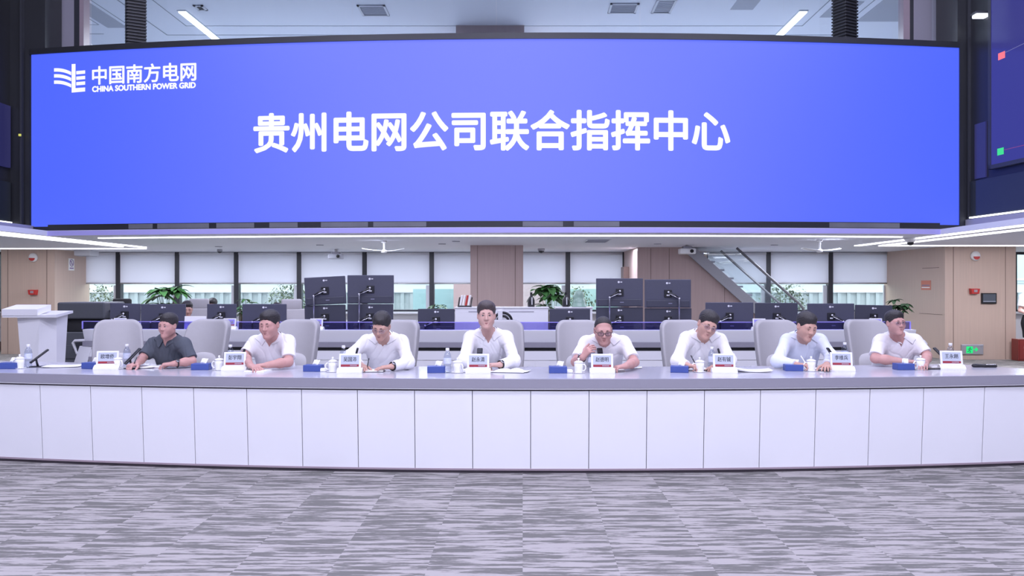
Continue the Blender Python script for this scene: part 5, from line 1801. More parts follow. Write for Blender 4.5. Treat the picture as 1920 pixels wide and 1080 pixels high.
def notebook(label, px, py, w, d, rz, cover='black', open_=False, h=0.010):
    p = desk_pt(px, py)
    t = thing('notebook', label, 'notebook', p, rz, 'notebooks on the conference desk')
    B().box((0, 0, 0.002), (w + 0.008, d + 0.008, 0.004), bev=0.001).build('cover', MAT[cover], t)
    if open_:
        for s_ in (-1, 1):
            b = B()
            m = 10
            secs = []
            for i in range(m + 1):
                u = i / m
                z = 0.006 + 0.022 * math.sin(PI * min(1, u * 1.15 + 0.05)) * (1 - 0.4 * u)
                secs.append([(s_ * u * w / 2, -d / 2, 0.004), (s_ * u * w / 2, d / 2, 0.004), (s_ * u * w / 2, d / 2, z), (s_ * u * w / 2, -d / 2, z)])
            b.strip(secs); b.build('page_block', MAT['paper'], t, False)
    else:
        B().box((0, 0, 0.004 + h / 2), (w, d, h), bev=0.001).build('page_block', MAT['paper'], t)
    return t


def pen(label, tip, end, mat='black'):
    tip, end = Vector(tip), Vector(end)
    mid = tip
    t = thing('pen', label, 'pen', mid, 0, 'pens in the hands of the seated men')
    d = end - tip
    B().tube([d * 0.08, d * 0.12, d], [0.004, 0.0048, 0.0046], 10).build('barrel', MAT[mat], t, True)
    B().tube([Vector((0, 0, 0)), d * 0.09], [0.0008, 0.004], 8).build('nib', MAT['chrome'], t, True)
    B().tube([d * 0.66 + Vector((0.005, -0.002, 0)), d * 0.98 + Vector((0.005, -0.002, 0))], 0.0013, 6).build('clip', MAT['chrome'], t, True)
    return t


flat_sheet('white sheets fanned out before the microphone at the lectern end', 118, 687.5, 0.30, 0.21, 0.25, n=2, curl=0.006)
flat_sheet('white papers under the writing hand of the dark-shirted man', 264, 689.5, 0.24, 0.19, 0.15, n=2)
notebook('small cream notebook held by the dark-shirted man', 293, 688.5, 0.13, 0.17, 0.2, cover='mauve_kick')
notebook('white notebook in front of the folded hands of the second man', 484, 696.5, 0.17, 0.18, -0.1, cover='paper')
notebook('dark notebook under the spread hand of the writing third man', 697, 696.5, 0.21, 0.15, 0.05, cover='black')
notebook('open book with curved white pages right of the middle man', 953, 697, 0.30, 0.20, -0.18, cover='charcoal', open_=True)
flat_sheet('thin white booklet lying right of the curved open book', 982, 697.5, 0.10, 0.15, -0.25, n=1)
notebook('small white notepad under the forearm hand of the bald man', 1154, 695.5, 0.15, 0.12, 0.0, cover='paper')
flat_sheet('cream slip lying by the elbow of the bald man', 1190, 690.5, 0.13, 0.10, -0.1)
notebook('white notepad under the pen of the man leaning his head', 1302, 693, 0.21, 0.16, 0.1, cover='black')
flat_sheet('rumpled white papers right of the name sign of the man leaning his head', 1410, 696.5, 0.30, 0.20, -0.1, n=2, curl=0.02)
notebook('dark notebook under the hands of the man in the pale blue shirt', 1542, 693.5, 0.20, 0.14, -0.1, cover='black')
notebook('white notepad beside the clasped hands of the last man', 1752, 689.5, 0.12, 0.13, 0.05, cover='paper')
t = thing('phone', 'black phone lying left of the name sign nearest the exit sign', 'phone', desk_pt(1749, 692), 0.1)
B().box((0, 0, 0.004), (0.15, 0.075, 0.008), bev=0.003).build('body', MAT['black'], t); B().box((0, 0, 0.0085), (0.142, 0.068, 0.001)).build('screen', MAT['phone'], t)
t = thing('phone', 'black phone edge between the mug and bottle of the man leaning his head', 'phone', desk_pt(1327, 694.5), 1.3)
B().box((0, 0, 0.004), (0.15, 0.075, 0.008), bev=0.003).build('body', MAT['black'], t); B().box((0, 0, 0.0085), (0.142, 0.068, 0.001)).build('screen', MAT['phone'], t)
p = desk_pt(1846, 688.5)
t = thing('pouch', 'black zipped pouch lying alone at the exit sign end of the desk', 'pouch', p, -0.05)
f = Field((-0.16, -0.08, -0.01), (0.16, 0.08, 0.05), 0.006)
f.cone((-0.09, 0, 0.014), (-0.01, 0, 0.012), 0.020, 0.016, 0.02, sc=(1, 1.6, 0.8)); f.cone((0.0, 0, 0.012), (0.09, 0, 0.012), 0.016, 0.018, 0.02, sc=(1, 1.7, 0.75))
link_mesh('body', f.mesh('body'), MAT['black_matte'], t)
B().tube([(-0.09, -0.02, 0.031), (0, -0.015, 0.025), (0.09, -0.02, 0.027)], 0.002, 6).build('zip', MAT['chrome'], t)
for (px, py, lab) in ((606, 697, 'white wrapped towel pack between tissue box and mug of the third man'), (1067, 699.5, 'white wrapped towel pack between tissue box and mug of the bald man'), (874, 698.5, 'white wrapped towel pack between mug and name sign of the middle man')):
    t = thing('towel_pack', lab, 'towel', desk_pt(px, py), 0.05, 'wrapped towel packs')
    B().box((0, 0.02, 0.014), (0.062, 0.05, 0.028), bev=0.008, seg=3).build('pack', MAT['tissue'], t)
    B().box((0, 0.02, 0.029), (0.045, 0.012, 0.003)).build('seam', MAT['paper'], t)
# ================================================================== PEOPLE
V3 = lambda *a: np.array(a, float)


def unit(v):
    v = np.array(v, float)
    return v / max(np.linalg.norm(v), 1e-9)


def skin_mat(name, rgb):
    m, N, L, p = new_mat(name)
    p.inputs['Roughness'].default_value = 0.5
    p.inputs['Specular IOR Level'].default_value = 0.35
    tc = N.new('ShaderNodeTexCoord')
    nz = N.new('ShaderNodeTexNoise'); nz.inputs['Scale'].default_value = 18; nz.inputs['Detail'].default_value = 3
    L.new(tc.outputs['Object'], nz.inputs['Vector'])
    mx = N.new('ShaderNodeMix'); mx.data_type = 'RGBA'
    mx.inputs[6].default_value = (rgb[0] * 0.93, rgb[1] * 0.88, rgb[2] * 0.88, 1)
    mx.inputs[7].default_value = (rgb[0] * 1.06, rgb[1] * 1.10, rgb[2] * 1.10, 1)
    L.new(nz.outputs['Fac'], mx.inputs[0]); L.new(mx.outputs[2], p.inputs['Base Color'])
    return m


def cloth_mat(name, rgb, stripe=0.0):
    m, N, L, p = new_mat(name)
    p.inputs['Roughness'].default_value = 0.8
    p.inputs['Specular IOR Level'].default_value = 0.25
    tc = N.new('ShaderNodeTexCoord')
    nz = N.new('ShaderNodeTexNoise'); nz.inputs['Scale'].default_value = 12; nz.inputs['Detail'].default_value = 4
    L.new(tc.outputs['Object'], nz.inputs['Vector'])
    mx = N.new('ShaderNodeMix'); mx.data_type = 'RGBA'
    mx.inputs[6].default_value = (*[c * 0.97 for c in rgb], 1)
    mx.inputs[7].default_value = (*[min(1, c * 1.03) for c in rgb], 1)
    L.new(nz.outputs['Fac'], mx.inputs[0])
    src = mx.outputs[2]
    if stripe:
        wv = N.new('ShaderNodeTexWave'); wv.inputs['Scale'].default_value = 30; wv.bands_direction = 'X'
        L.new(tc.outputs['Object'], wv.inputs['Vector'])
        m2 = N.new('ShaderNodeMix'); m2.data_type = 'RGBA'
        m2.inputs[7].default_value = (*[c * (1 - stripe) for c in rgb], 1)
        L.new(wv.outputs['Fac'], m2.inputs[0]); L.new(src, m2.inputs[6]); src = m2.outputs[2]
    L.new(src, p.inputs['Base Color'])
    bp = N.new('ShaderNodeBump'); bp.inputs['Strength'].default_value = 0.35; bp.inputs['Distance'].default_value = 0.006
    n2 = N.new('ShaderNodeTexNoise'); n2.inputs['Scale'].default_value = 16; n2.inputs['Detail'].default_value = 2; n2.inputs['Distortion'].default_value = 1.2
    L.new(tc.outputs['Object'], n2.inputs['Vector']); L.new(n2.outputs['Fac'], bp.inputs['Height']); L.new(bp.outputs['Normal'], p.inputs['Normal'])
    return m


SK = {'a': skin_mat('skin_warm', (0.56, 0.33, 0.26)), 'b': skin_mat('skin_light', (0.60, 0.37, 0.31)), 'c': skin_mat('skin_rosy', (0.56, 0.31, 0.27))}
CL = {'white': cloth_mat('white_shirt', (0.84, 0.83, 0.83)), 'check': cloth_mat('white_fine_stripe_shirt', (0.84, 0.82, 0.83), 0.03),
      'dark': cloth_mat('dark_slate_shirt', (0.085, 0.095, 0.115)), 'blue': cloth_mat('pale_blue_shirt', (0.70, 0.74, 0.83), 0.03),
      'skirt': cloth_mat('black_skirt', (0.015, 0.015, 0.018))}


def head_rot(yaw, pitch, roll):
    return np.array(Matrix.Rotation(math.radians(yaw), 3, 'Z') @ Matrix.Rotation(math.radians(pitch), 3, 'X') @ Matrix.Rotation(math.radians(roll), 3, 'Y'))


def hand_prims(w, d, up, ts, pose, sz=1.0):
    """palm, four bent fingers of unequal length and a thumb leaving the palm's side; ts=+1/-1 picks the thumb's side"""
    d, up = unit(d), unit(up)
    up = unit(up - d * np.dot(up, d))
    s = np.cross(d, up) * ts
    out = []
    for o, r in ((0.024, 0.014), (0.008, 0.0155), (-0.008, 0.015), (-0.023, 0.0125)):
        out.append((w + s * o * 0.6 * sz, w + (d * 0.082 + s * o) * sz, 0.0165 * sz, r * sz, 0.012))
    curls = {'flat': (0.10, 0.30, 0.25), 'loose': (0.42, 0.55, 0.40), 'pen': (0.75, 0.95, 0.55), 'grip': (0.95, 1.05, 0.6)}[pose]
    for i, (o, ln, r, sp) in enumerate(((0.0285, 0.070, 0.0088, 0.16), (0.0098, 0.078, 0.0090, 0.04), (-0.0092, 0.072, 0.0086, -0.07), (-0.0268, 0.057, 0.0076, -0.20))):
        p = w + (d * (0.083 - (0.006 if i == 3 else 0)) + s * o) * sz
        dirv = unit(d + s * sp * (1.0 if pose == 'flat' else 0.6))
        ang = 0.0
        for j, fr in enumerate((0.45, 0.31, 0.24)):
            ang += curls[j] * (1 + 0.10 * i if pose != 'flat' else 1)
            v = dirv * math.cos(ang) - up * math.sin(ang)
            q = p + v * ln * fr * sz
            out.append((p, q, (r - 0.0007 * j) * sz, (r - 0.0007 * (j + 1)) * sz, 0.004))
            p = q
    p = w + (d * 0.022 + s * 0.026) * sz
    for j, (ln, bend) in enumerate(((0.042, 0.0), (0.034, 0.25), (0.026, 0.45))):
        v = unit(d * (0.62 + bend) + s * (0.72 - bend * 1.1) - up * (0.22 + 0.5 * bend))
        q = p + v * ln * sz
        out.append((p, q, (0.0135 - 0.002 * j) * sz, (0.0118 - 0.002 * j) * sz, 0.008 if j == 0 else 0.004))
        p = q
    tip = w + (d * 0.105 + s * 0.024 - up * 0.045) * sz
    return out, tip


def build_person(P):
    hc = V3(*at(*P['head'])); hs = P.get('hs', 1.0)
    R = head_rot(P.get('yaw', 0), P.get('pitch', 0), P.get('roll', 0))
    shA, shB = V3(*at(*P['shA'])), V3(*at(*P['shB']))
    J = lambda j: V3(xa(j[0], j[1]), j[1], j[2])
    elA, wrA, elB, wrB = J(P['elA']), J(P['wrA']), J(P['elB']), J(P['wrB'])
    fat = P.get('fat', 1.0)
    mid = (shA + shB) / 2
    hip = V3(mid[0] + P.get('hipx', 0.0), mid[1] + 0.24, 0.60)
    nb = mid + V3(0, -0.005, 0.045)
    root = thing('person', P['label'], 'person', (hip[0], hip[1], 0), 0, P.get('group', 'men seated along the conference desk'))
    off = (hip[0], hip[1], 0.0)
    hw = lambda x, y, z: hc + R @ (V3(x, y, z) * hs)
    k3 = 0.68
    h = P.get('h', 0.004)
    pts = np.array([hc, shA, shB, elA, elB, wrA, wrB])
    lo, hi = pts.min(0) - 0.20, pts.max(0) + 0.20
    lo[2] = 0.62; lo[1] = min(lo[1], hip[1] - 0.25); hi[1] = max(hi[1], hip[1] + 0.2)
    f = Field(lo, hi, h)
    # --- torso under the clothes
    ch = mid + (hip - mid) * 0.28
    f.cone(hip + V3(0, 0, 0.0), ch, 0.122 * fat, 0.136 * fat, 0.04, sc=(1, k3, 1))
    f.cone(shA + V3(0.01, 0, -0.01), shB + V3(-0.01, 0, -0.01), 0.050, 0.050, 0.06)
    # --- neck
    nt = hw(0, 0.030, -0.055)
    f.cone(nb + V3(0, 0.012, -0.05), nt, 0.060 * hs * P.get('neck', 1), 0.054 * hs * P.get('neck', 1), 0.035)
    for s_ in (shA, shB):
        f.cone(nb + V3(0, 0.02, 0.01), s_ * 0.8 + nb * 0.2 + V3(0, 0.01, -0.005), 0.045, 0.040, 0.04)
    # --- arms
    for (s_, e_, w_, key, ts) in ((shA, elA, wrA, 'A', P.get('tsA', -1)), (shB, elB, wrB, 'B', P.get('tsB', 1))):
        f.cone(s_, e_, 0.046 * fat, 0.039 * fat, 0.03)
        m_ = e_ * 0.62 + w_ * 0.38
        f.cone(e_, m_, 0.039 * fat, 0.041 * fat, 0.02)
        f.cone(m_, w_, 0.040 * fat, 0.0265, 0.02)
        prim, tip = hand_prims(w_, P['dir' + key], P.get('up' + key, (0, 0, 1)), ts, P.get('pose' + key, 'loose'), P.get('hand', 1.0))
        for (a, b_, ra, rb, k) in prim:
            f.cone(a, b_, ra, rb, k)
        P['tip' + key] = tip
    # --- head
    E = lambda c, r, k=0.02, op='add': f.ell(hw(*c), V3(*r) * hs, k, R, op)
    C = lambda a, b_, ra, rb, k=0.02, op='add': f.cone(hw(*a), hw(*b_), ra * hs, rb * hs, k * hs, op=op)
    wd = P.get('face_w', 1.0)
    E((0, 0.018, 0.036), (0.074 * wd, 0.093, 0.082), 0.0)
    E((0, -0.022, -0.030), (0.061 * wd, 0.066, 0.080), 0.03)
    for s_ in (-1, 1):
        C((s_ * 0.044 * wd, 0.0, -0.050), (s_ * 0.010, -0.062, -0.097), 0.023 * wd, 0.018, 0.035)
        E((s_ * 0.037 * wd, -0.054, -0.022), (0.026, 0.022, 0.026), 0.04)
    E((0, -0.068, -0.097), (0.020, 0.018, 0.017), 0.025)
    C((-0.038, -0.069, 0.024), (0.038, -0.069, 0.024), 0.015, 0.015, 0.03)
    for s_ in (-1, 1):
        E((s_ * 0.031, -0.100, 0.006), (0.017, 0.012, 0.010), 0.014, 'sub')
    C((0, -0.084, 0.018), (0, -0.104, -0.024), 0.0085, 0.0118, 0.014)
    for s_ in (-1, 1):
        E((s_ * 0.0125, -0.094, -0.028), (0.0085, 0.010, 0.008), 0.008)
    C((-0.016, -0.083, -0.0575), (0.016, -0.083, -0.0575), 0.0075, 0.0075, 0.012)
    C((-0.014, -0.082, -0.069), (0.014, -0.082, -0.069), 0.0085, 0.0085, 0.012)
    C((-0.021, -0.092, -0.063), (0.021, -0.092, -0.063), 0.0028, 0.0028, 0.006, 'sub')
    for s_ in (-1, 1):
        E((s_ * 0.076 * wd, 0.012, -0.002), (0.010, 0.020, 0.031), 0.012)
        E((s_ * 0.084 * wd, 0.006, 0.002), (0.006, 0.010, 0.016), 0.006, 'sub')
    link_mesh('body', f.mesh('body', off), SK[P.get('skin', 'a')], root)

    # --- hair
    hl = P.get('hairline', 0.064); vol = P.get('hairvol', 1.0)
    g = Field(hc - 0.17, hc + 0.19, 0.0036)
    X, Y, Z = g.grid()
    Lx = (R[0, 0] * (X - hc[0]) + R[1, 0] * (Y - hc[1]) + R[2, 0] * (Z - hc[2])) / hs
    Ly = (R[0, 1] * (X - hc[0]) + R[1, 1] * (Y - hc[1]) + R[2, 1] * (Z - hc[2])) / hs
    Lz = (R[0, 2] * (X - hc[0]) + R[1, 2] * (Y - hc[1]) + R[2, 2] * (Z - hc[2])) / hs
    def el(cx, cy, cz, rx, ry, rz):
        k0 = np.sqrt(((Lx - cx) / rx) ** 2 + ((Ly - cy) / ry) ** 2 + ((Lz - cz) / rz) ** 2)
        k1 = np.sqrt(((Lx - cx) / rx ** 2) ** 2 + ((Ly - cy) / ry ** 2) ** 2 + ((Lz - cz) / rz ** 2) ** 2)
        return k0 * (k0 - 1) / np.maximum(k1, 1e-6)
    d = el(0, 0.020, 0.038, 0.0785 * wd, 0.0985, 0.0860 + 0.003 * vol)
    if vol > 0.4:
        d = Field.smin(d, el(P.get('part', 0.0), -0.026, 0.092, 0.058 * wd, 0.058, 0.026 + 0.008 * vol), 0.03)
        d = Field.smin(d, el(0, 0.03, 0.07, 0.0795 * wd, 0.085, 0.060 + 0.006 * vol), 0.03)
    cut = np.maximum(hl + 0.014 - 1.45 * (Ly + 0.085) + 1.6 * Lx ** 2 - 0.003 * np.sin(Lx * 170 + 1) - Lz, -0.062 - Lz)
    side = np.maximum(np.maximum(-0.018 - Lz, -0.030 - Ly + 0.25 * Lz), 0.055 * wd - np.abs(Lx))
    cut = np.minimum(cut, np.maximum(side, -0.062 - Lz))
    if vol <= 0.4:
        cut = np.maximum(hl - 1.55 * (Ly + 0.060) - Lz + 3.0 * Lx ** 2, -0.062 - Lz)
    ear = el(0.078 * wd, 0.010, -0.012, 0.03, 0.026, 0.034)
    ear2 = el(-0.078 * wd, 0.010, -0.012, 0.03, 0.026, 0.034)
    d = np.maximum(np.maximum(d, cut * 0.75), np.maximum(-ear, -ear2))
    d = d + 0.0014 * np.sin(Lx * 420 + 3 * np.sin(Ly * 60)) * np.sin(Ly * 160 + Lz * 240)
    g.f = (d * hs).astype(np.float32)
    link_mesh('hair', g.mesh('hair', off), MAT[P.get('hair', 'hair')], root)

    # --- face details
    def add_local(b, fn):
        return fn(b)
    Rm = Matrix([list(r) for r in R])
    ov = Vector(off)
    lw = lambda x, y, z: Vector(hw(x, y, z)) - ov
    for s_ in (-1, 1):
        b = B()
        b.tube([lw(s_ * 0.015, -0.0890, 0.0262), lw(s_ * 0.031, -0.0870, 0.0285), lw(s_ * 0.049, -0.0735, 0.0235)], [0.0030 * hs, 0.0038 * hs, 0.0018 * hs], 8)
        b.build('eyebrow', MAT['brow'], root, True)
        if P.get('eyes', True):
            e = B().ball(lw(s_ * 0.031, -0.0810, 0.0055), (0.0125 * hs, 0.0085 * hs, 0.0062 * hs), 14, 10, Rm).build('eye', MAT['eyewhite'], root, True)
            B().ball(lw(s_ * 0.031 + P.get('gaze', 0.0), -0.0862, 0.0055), (0.0056 * hs, 0.004 * hs, 0.0056 * hs), 12, 8, Rm).build('iris', MAT['iris'], e, True)
            b = B(); b.tube([lw(s_ * 0.018, -0.0865, 0.006), lw(s_ * 0.031, -0.0895, 0.0118), lw(s_ * 0.045, -0.080, 0.007)], [0.0014 * hs, 0.0019 * hs, 0.0014 * hs], 6)
            b.build('eyelash', MAT['brow'], e, True)
        else:
            b = B(); b.tube([lw(s_ * 0.018, -0.0850, 0.004), lw(s_ * 0.031, -0.0878, 0.000), lw(s_ * 0.045, -0.077, 0.004)], [0.0014 * hs, 0.0022 * hs, 0.0014 * hs], 6)
            b.build('eyelash', MAT['brow'], root, True)
    b = B()
    b.tube([lw(-0.021, -0.0830, -0.0650), lw(-0.008, -0.0922, -0.0605), lw(0, -0.0930, -0.0612), lw(0.008, -0.0922, -0.0605), lw(0.021, -0.0830, -0.0650)], [0.001, 0.0030 * hs, 0.0030 * hs, 0.0030 * hs, 0.001], 6)
    b.tube([lw(-0.019, -0.0850, -0.0650), lw(0, -0.0922, -0.0685), lw(0.019, -0.0850, -0.0650)], [0.001, 0.0036 * hs, 0.001], 6)
    b.build('lips', MAT['lip'], root, True)

    # --- spectacles
    if P.get('glasses'):
        thick = {'black': 0.0022, 'thin': 0.0011}[P['glasses']]
        gm = MAT['black'] if P['glasses'] == 'black' else MAT['steel_watch']
        fr = B()
        ring = []
        for s_ in (-1, 1):
            pts_ = []
            for k in range(24):
                a = 2 * PI * k / 24
                cx_, cz_ = math.cos(a), math.sin(a)
                rx, rz = 0.025, 0.0165
                n_ = (abs(cx_) ** 3.2 + abs(cz_) ** 3.2) ** (1 / 3.2)
                pts_.append(lw(s_ * 0.033 + rx * cx_ / n_, -0.1020 + 0.22 * (abs(s_ * 0.033 + rx * cx_ / n_) ** 2) * 9, 0.002 + rz * cz_ / n_))
            fr.tube(pts_, thick * hs, 6, closed=True)
            ring.append(pts_)
            fr.tube([lw(s_ * 0.058, -0.0955, 0.008), lw(s_ * 0.076 * wd, -0.060, 0.010), lw(s_ * 0.081 * wd, 0.005, 0.012)], thick * hs, 6)
        fr.tube([lw(-0.0085, -0.1015, 0.005), lw(0, -0.1055, 0.008), lw(0.0085, -0.1015, 0.005)], thick * hs, 6)
        go = fr.build('spectacles', gm, root, True)
        for pts_ in ring:
            b = B()
            v = [b.bm.verts.new(p) for p in pts_]
            b.bm.faces.new(v)
            lo_ = b.build('lens', MAT['lens'], go)
            md = lo_.modifiers.new('thickness', 'SOLIDIFY'); md.thickness = 0.0012

    # --- shirt
    long_ = P.get('sleeve') == 'long'
    lo2, hi2 = lo.copy(), hi.copy()
    hi2[2] = max(shA[2], shB[2], nb[2]) + 0.13
    s = Field(lo2, hi2, 0.0048)
    g_ = 0.013
    ch2 = mid + (hip - mid) * 0.20
    s.cone(hip + V3(0, 0, -0.02), ch2, (0.150 * fat + g_), (0.172 * fat + g_ * 0.5), 0.05, sc=(1, k3 * 0.94, 0.8))
    s.cone(shA + V3(0.014, 0, -0.014), shB + V3(-0.014, 0, -0.014), 0.050 + g_ * 0.5, 0.050 + g_ * 0.5, 0.07)
    for s_ in (shA, shB):
        s.cone(nb + V3(0, 0.018, 0.005), s_ * 0.8 + nb * 0.2 + V3(0, 0.008, -0.008), 0.050 + g_ * 0.5, 0.042 + g_ * 0.6, 0.04)
    for (s_, e_, w_, key) in ((shA, elA, wrA, 'A'), (shB, elB, wrB, 'B')):
        dv = unit(e_ - s_)
        if long_:
            s.cone(s_, e_, 0.043 * fat + g_ + 0.003, 0.039 * fat + g_ + 0.004, 0.05)
            wv = unit(w_ - e_)
            cp = w_ - wv * 0.012
            s.cone(e_, w_ + wv * 0.03, 0.039 * fat + g_ + 0.004, 0.040, 0.04, cut=(cp, wv))
        else:
            t_ = P.get('short', 0.80)
            cp = s_ + (e_ - s_) * t_
            s.cone(s_, e_ + dv * 0.1, 0.046 * fat + g_, 0.040 * fat + g_ + 0.009, 0.05, cut=(cp, dv))
    X, Y, Z = s.grid()
    rnd = random.Random(P['seed'])
    wr = 0
    for q_ in range(2):
        a = rnd.uniform(-0.5, 0.5) if q_ < 1 else rnd.uniform(-0.9, 0.9)
        kk = rnd.uniform(28, 46)
        ph = kk * (math.cos(a) * (X - mid[0]) + 0.5 * (Y - mid[1]) + math.sin(a) * (Z - mid[2])) + rnd.uniform(0, 6)
        ph = ph + 1.1 * np.sin(13 * (Z - mid[2]) + 9 * (X - mid[0]) + rnd.uniform(0, 6)) + 0.5 * np.sin(31 * (X - mid[0]) - 17 * (Z - mid[2]) + rnd.uniform(0, 6))
        mask = 0.5 + 0.5 * np.sin(11 * (X - mid[0]) + 13 * (Z - mid[2]) + 8 * (Y - mid[1]) + rnd.uniform(0, 6))
        wr = wr + (1 - np.abs(np.sin(ph))) ** 3 * mask
    amp = 0.0056 if long_ else 0.0050
    s.f = (s.f + amp * wr).astype(np.float32)
    # neck opening and the open V at the throat
    na = unit(nt - nb)
    rr = 0.068 * hs * P.get('neck', 1)
    ap = [X - nb[0], Y - nb[1] - 0.004, Z - nb[2]]
    al = ap[0] * na[0] + ap[1] * na[1] + ap[2] * na[2]
    rad = np.sqrt(np.maximum(ap[0] ** 2 + ap[1] ** 2 + ap[2] ** 2 - al ** 2, 0))
    hole = np.maximum(rad - rr, -(al + 0.03) + 0 * rad)
    vdep = P.get('vdepth', 0.085)
    vz0 = nb[2] - vdep
    wedge = np.maximum(np.abs(X - nb[0]) * 0.88 - 0.42 * (Z - vz0), Y - (nb[1] - 0.01))
    s.f = np.maximum(s.f, -np.minimum(hole, wedge + 0 * hole)).astype(np.float32)
    shirt = link_mesh('shirt', s.mesh('shirt', off), CL[P.get('shirt', 'white')], root)
    # collar: stand and fall around the neck, points at the front
    b = B()
    n = 30
    rows = []
    for i in range(n + 1):
        th = math.radians(-162 + 324 * i / n)
        fr_ = (abs(th) / math.radians(162)) ** 2.2
        cx_, cy_ = math.sin(th), math.cos(th)
        rx, ry = rr * 1.02, rr * 1.04
        base = nb + V3(0, 0.004, 0)
        zt = 0.046 - 0.058 * fr_
        def ring(k, z, fwd=0.0):
            p_ = base + V3(cx_ * rx * k, cy_ * ry * k + fwd, 0) + na * 0 + V3(0, 0, z) + V3(na[0], na[1], 0) * z
            return b.bm.verts.new(Vector(p_) - ov)
        rows.append((ring(1.02, zt - 0.042), ring(0.99, zt), ring(1.10, zt + 0.004), ring(1.30 + 0.10 * fr_, zt - 0.020 - 0.012 * fr_, -0.010 * fr_),
                     ring(1.44 + 0.30 * fr_, zt - 0.040 - 0.034 * fr_ ** 3, -0.024 * fr_)))
    for A, C_ in zip(rows, rows[1:]):
        for k in range(4):
            b.bm.faces.new((A[k], A[k + 1], C_[k + 1], C_[k]))
    for v_ in b.bm.verts:
        w3 = np.array(v_.co + ov)
        for _ in range(14):
            ijk = np.clip(np.round((w3 - s.lo) / s.h).astype(int), 0, np.array(s.f.shape) - 1)
            if s.f[tuple(ijk)] > 0.007:
                break
            dr = unit(V3(w3[0] - nb[0], w3[1] - nb[1] - 0.004, 0.035))
            w3 = w3 + dr * 0.0035
        v_.co = Vector(w3) - ov
    co = b.build('collar', CL[P.get('shirt', 'white')], shirt, True)
    md = co.modifiers.new('thickness', 'SOLIDIFY'); md.thickness = 0.0035
    md2 = co.modifiers.new('smooth', 'SUBSURF'); md2.levels = 1; md2.render_levels = 1
    # --- wrist watch
    if P.get('watch'):
        key = P['watch']
        e_, w_ = (elA, wrA) if key == 'A' else (elB, wrB)
        ax = unit(w_ - e_)
        c = w_ - ax * (0.028 if not long_ else 0.004)
        u = unit(np.cross(ax, V3(0, 0, 1))); v = np.cross(u, ax)
        b = B()
        pts_ = [Vector(c + (u * math.cos(a) + v * math.sin(a)) * (0.0325 if not long_ else 0.034)) - ov for a in [2 * PI * k / 24 for k in range(24)]]
        b.tube(pts_, 0.006, 8, closed=True)
        wo = b.build('watch', MAT['black'], root, True)
        fd = unit(V3(0, -1, 0.7) - ax * np.dot(V3(0, -1, 0.7), ax))
        q0 = Vector(c + fd * 0.034) - ov
        Rf = Vector(fd).to_track_quat('Z', 'Y').to_matrix()
        B().lathe([(0.016, -0.004), (0.0175, 0.0), (0.016, 0.006), (0.012, 0.007)], q0, 20, Rf).build('watch_case', MAT['steel_watch'], wo, True)
        B().lathe([(0.0125, 0.0065), (0.0125, 0.0078)], q0, 20, Rf).build('dial', MAT['black'], wo)
    # --- trousers and shoes under the desk
    t = Field((hip[0] - 0.34, hip[1] - 0.72, 0.0), (hip[0] + 0.34, hip[1] + 0.24, 0.72), 0.013)
    sh = Field((hip[0] - 0.3, hip[1] - 0.76, 0.0), (hip[0] + 0.3, hip[1] - 0.2, 0.2), 0.010)
    for s_ in (-1, 1):
        hp, kn, an = hip + V3(s_ * 0.085, -0.02, -0.03), hip + V3(s_ * 0.13, -0.44, -0.05), V3(hip[0] + s_ * 0.12, hip[1] - 0.46, 0.10)
        t.cone(hp, kn, 0.092 * fat, 0.066, 0.05); t.cone(kn, an, 0.066, 0.055, 0.03)
        sh.cone(an + V3(0, 0.02, -0.055), an + V3(s_ * 0.02, -0.17, -0.062), 0.045, 0.038, 0.02, sc=(1, 1, 0.8))
    t.cone(hip + V3(-0.06, 0.02, 0), hip + V3(0.06, 0.02, 0), 0.12 * fat, 0.12 * fat, 0.05, sc=(1, 0.9, 0.9))
    tr = link_mesh('trousers', t.mesh('trousers', off), MAT['trousers'], root)
    link_mesh('shoes', sh.mesh('shoes', off), MAT['shoe'], tr)
    return P


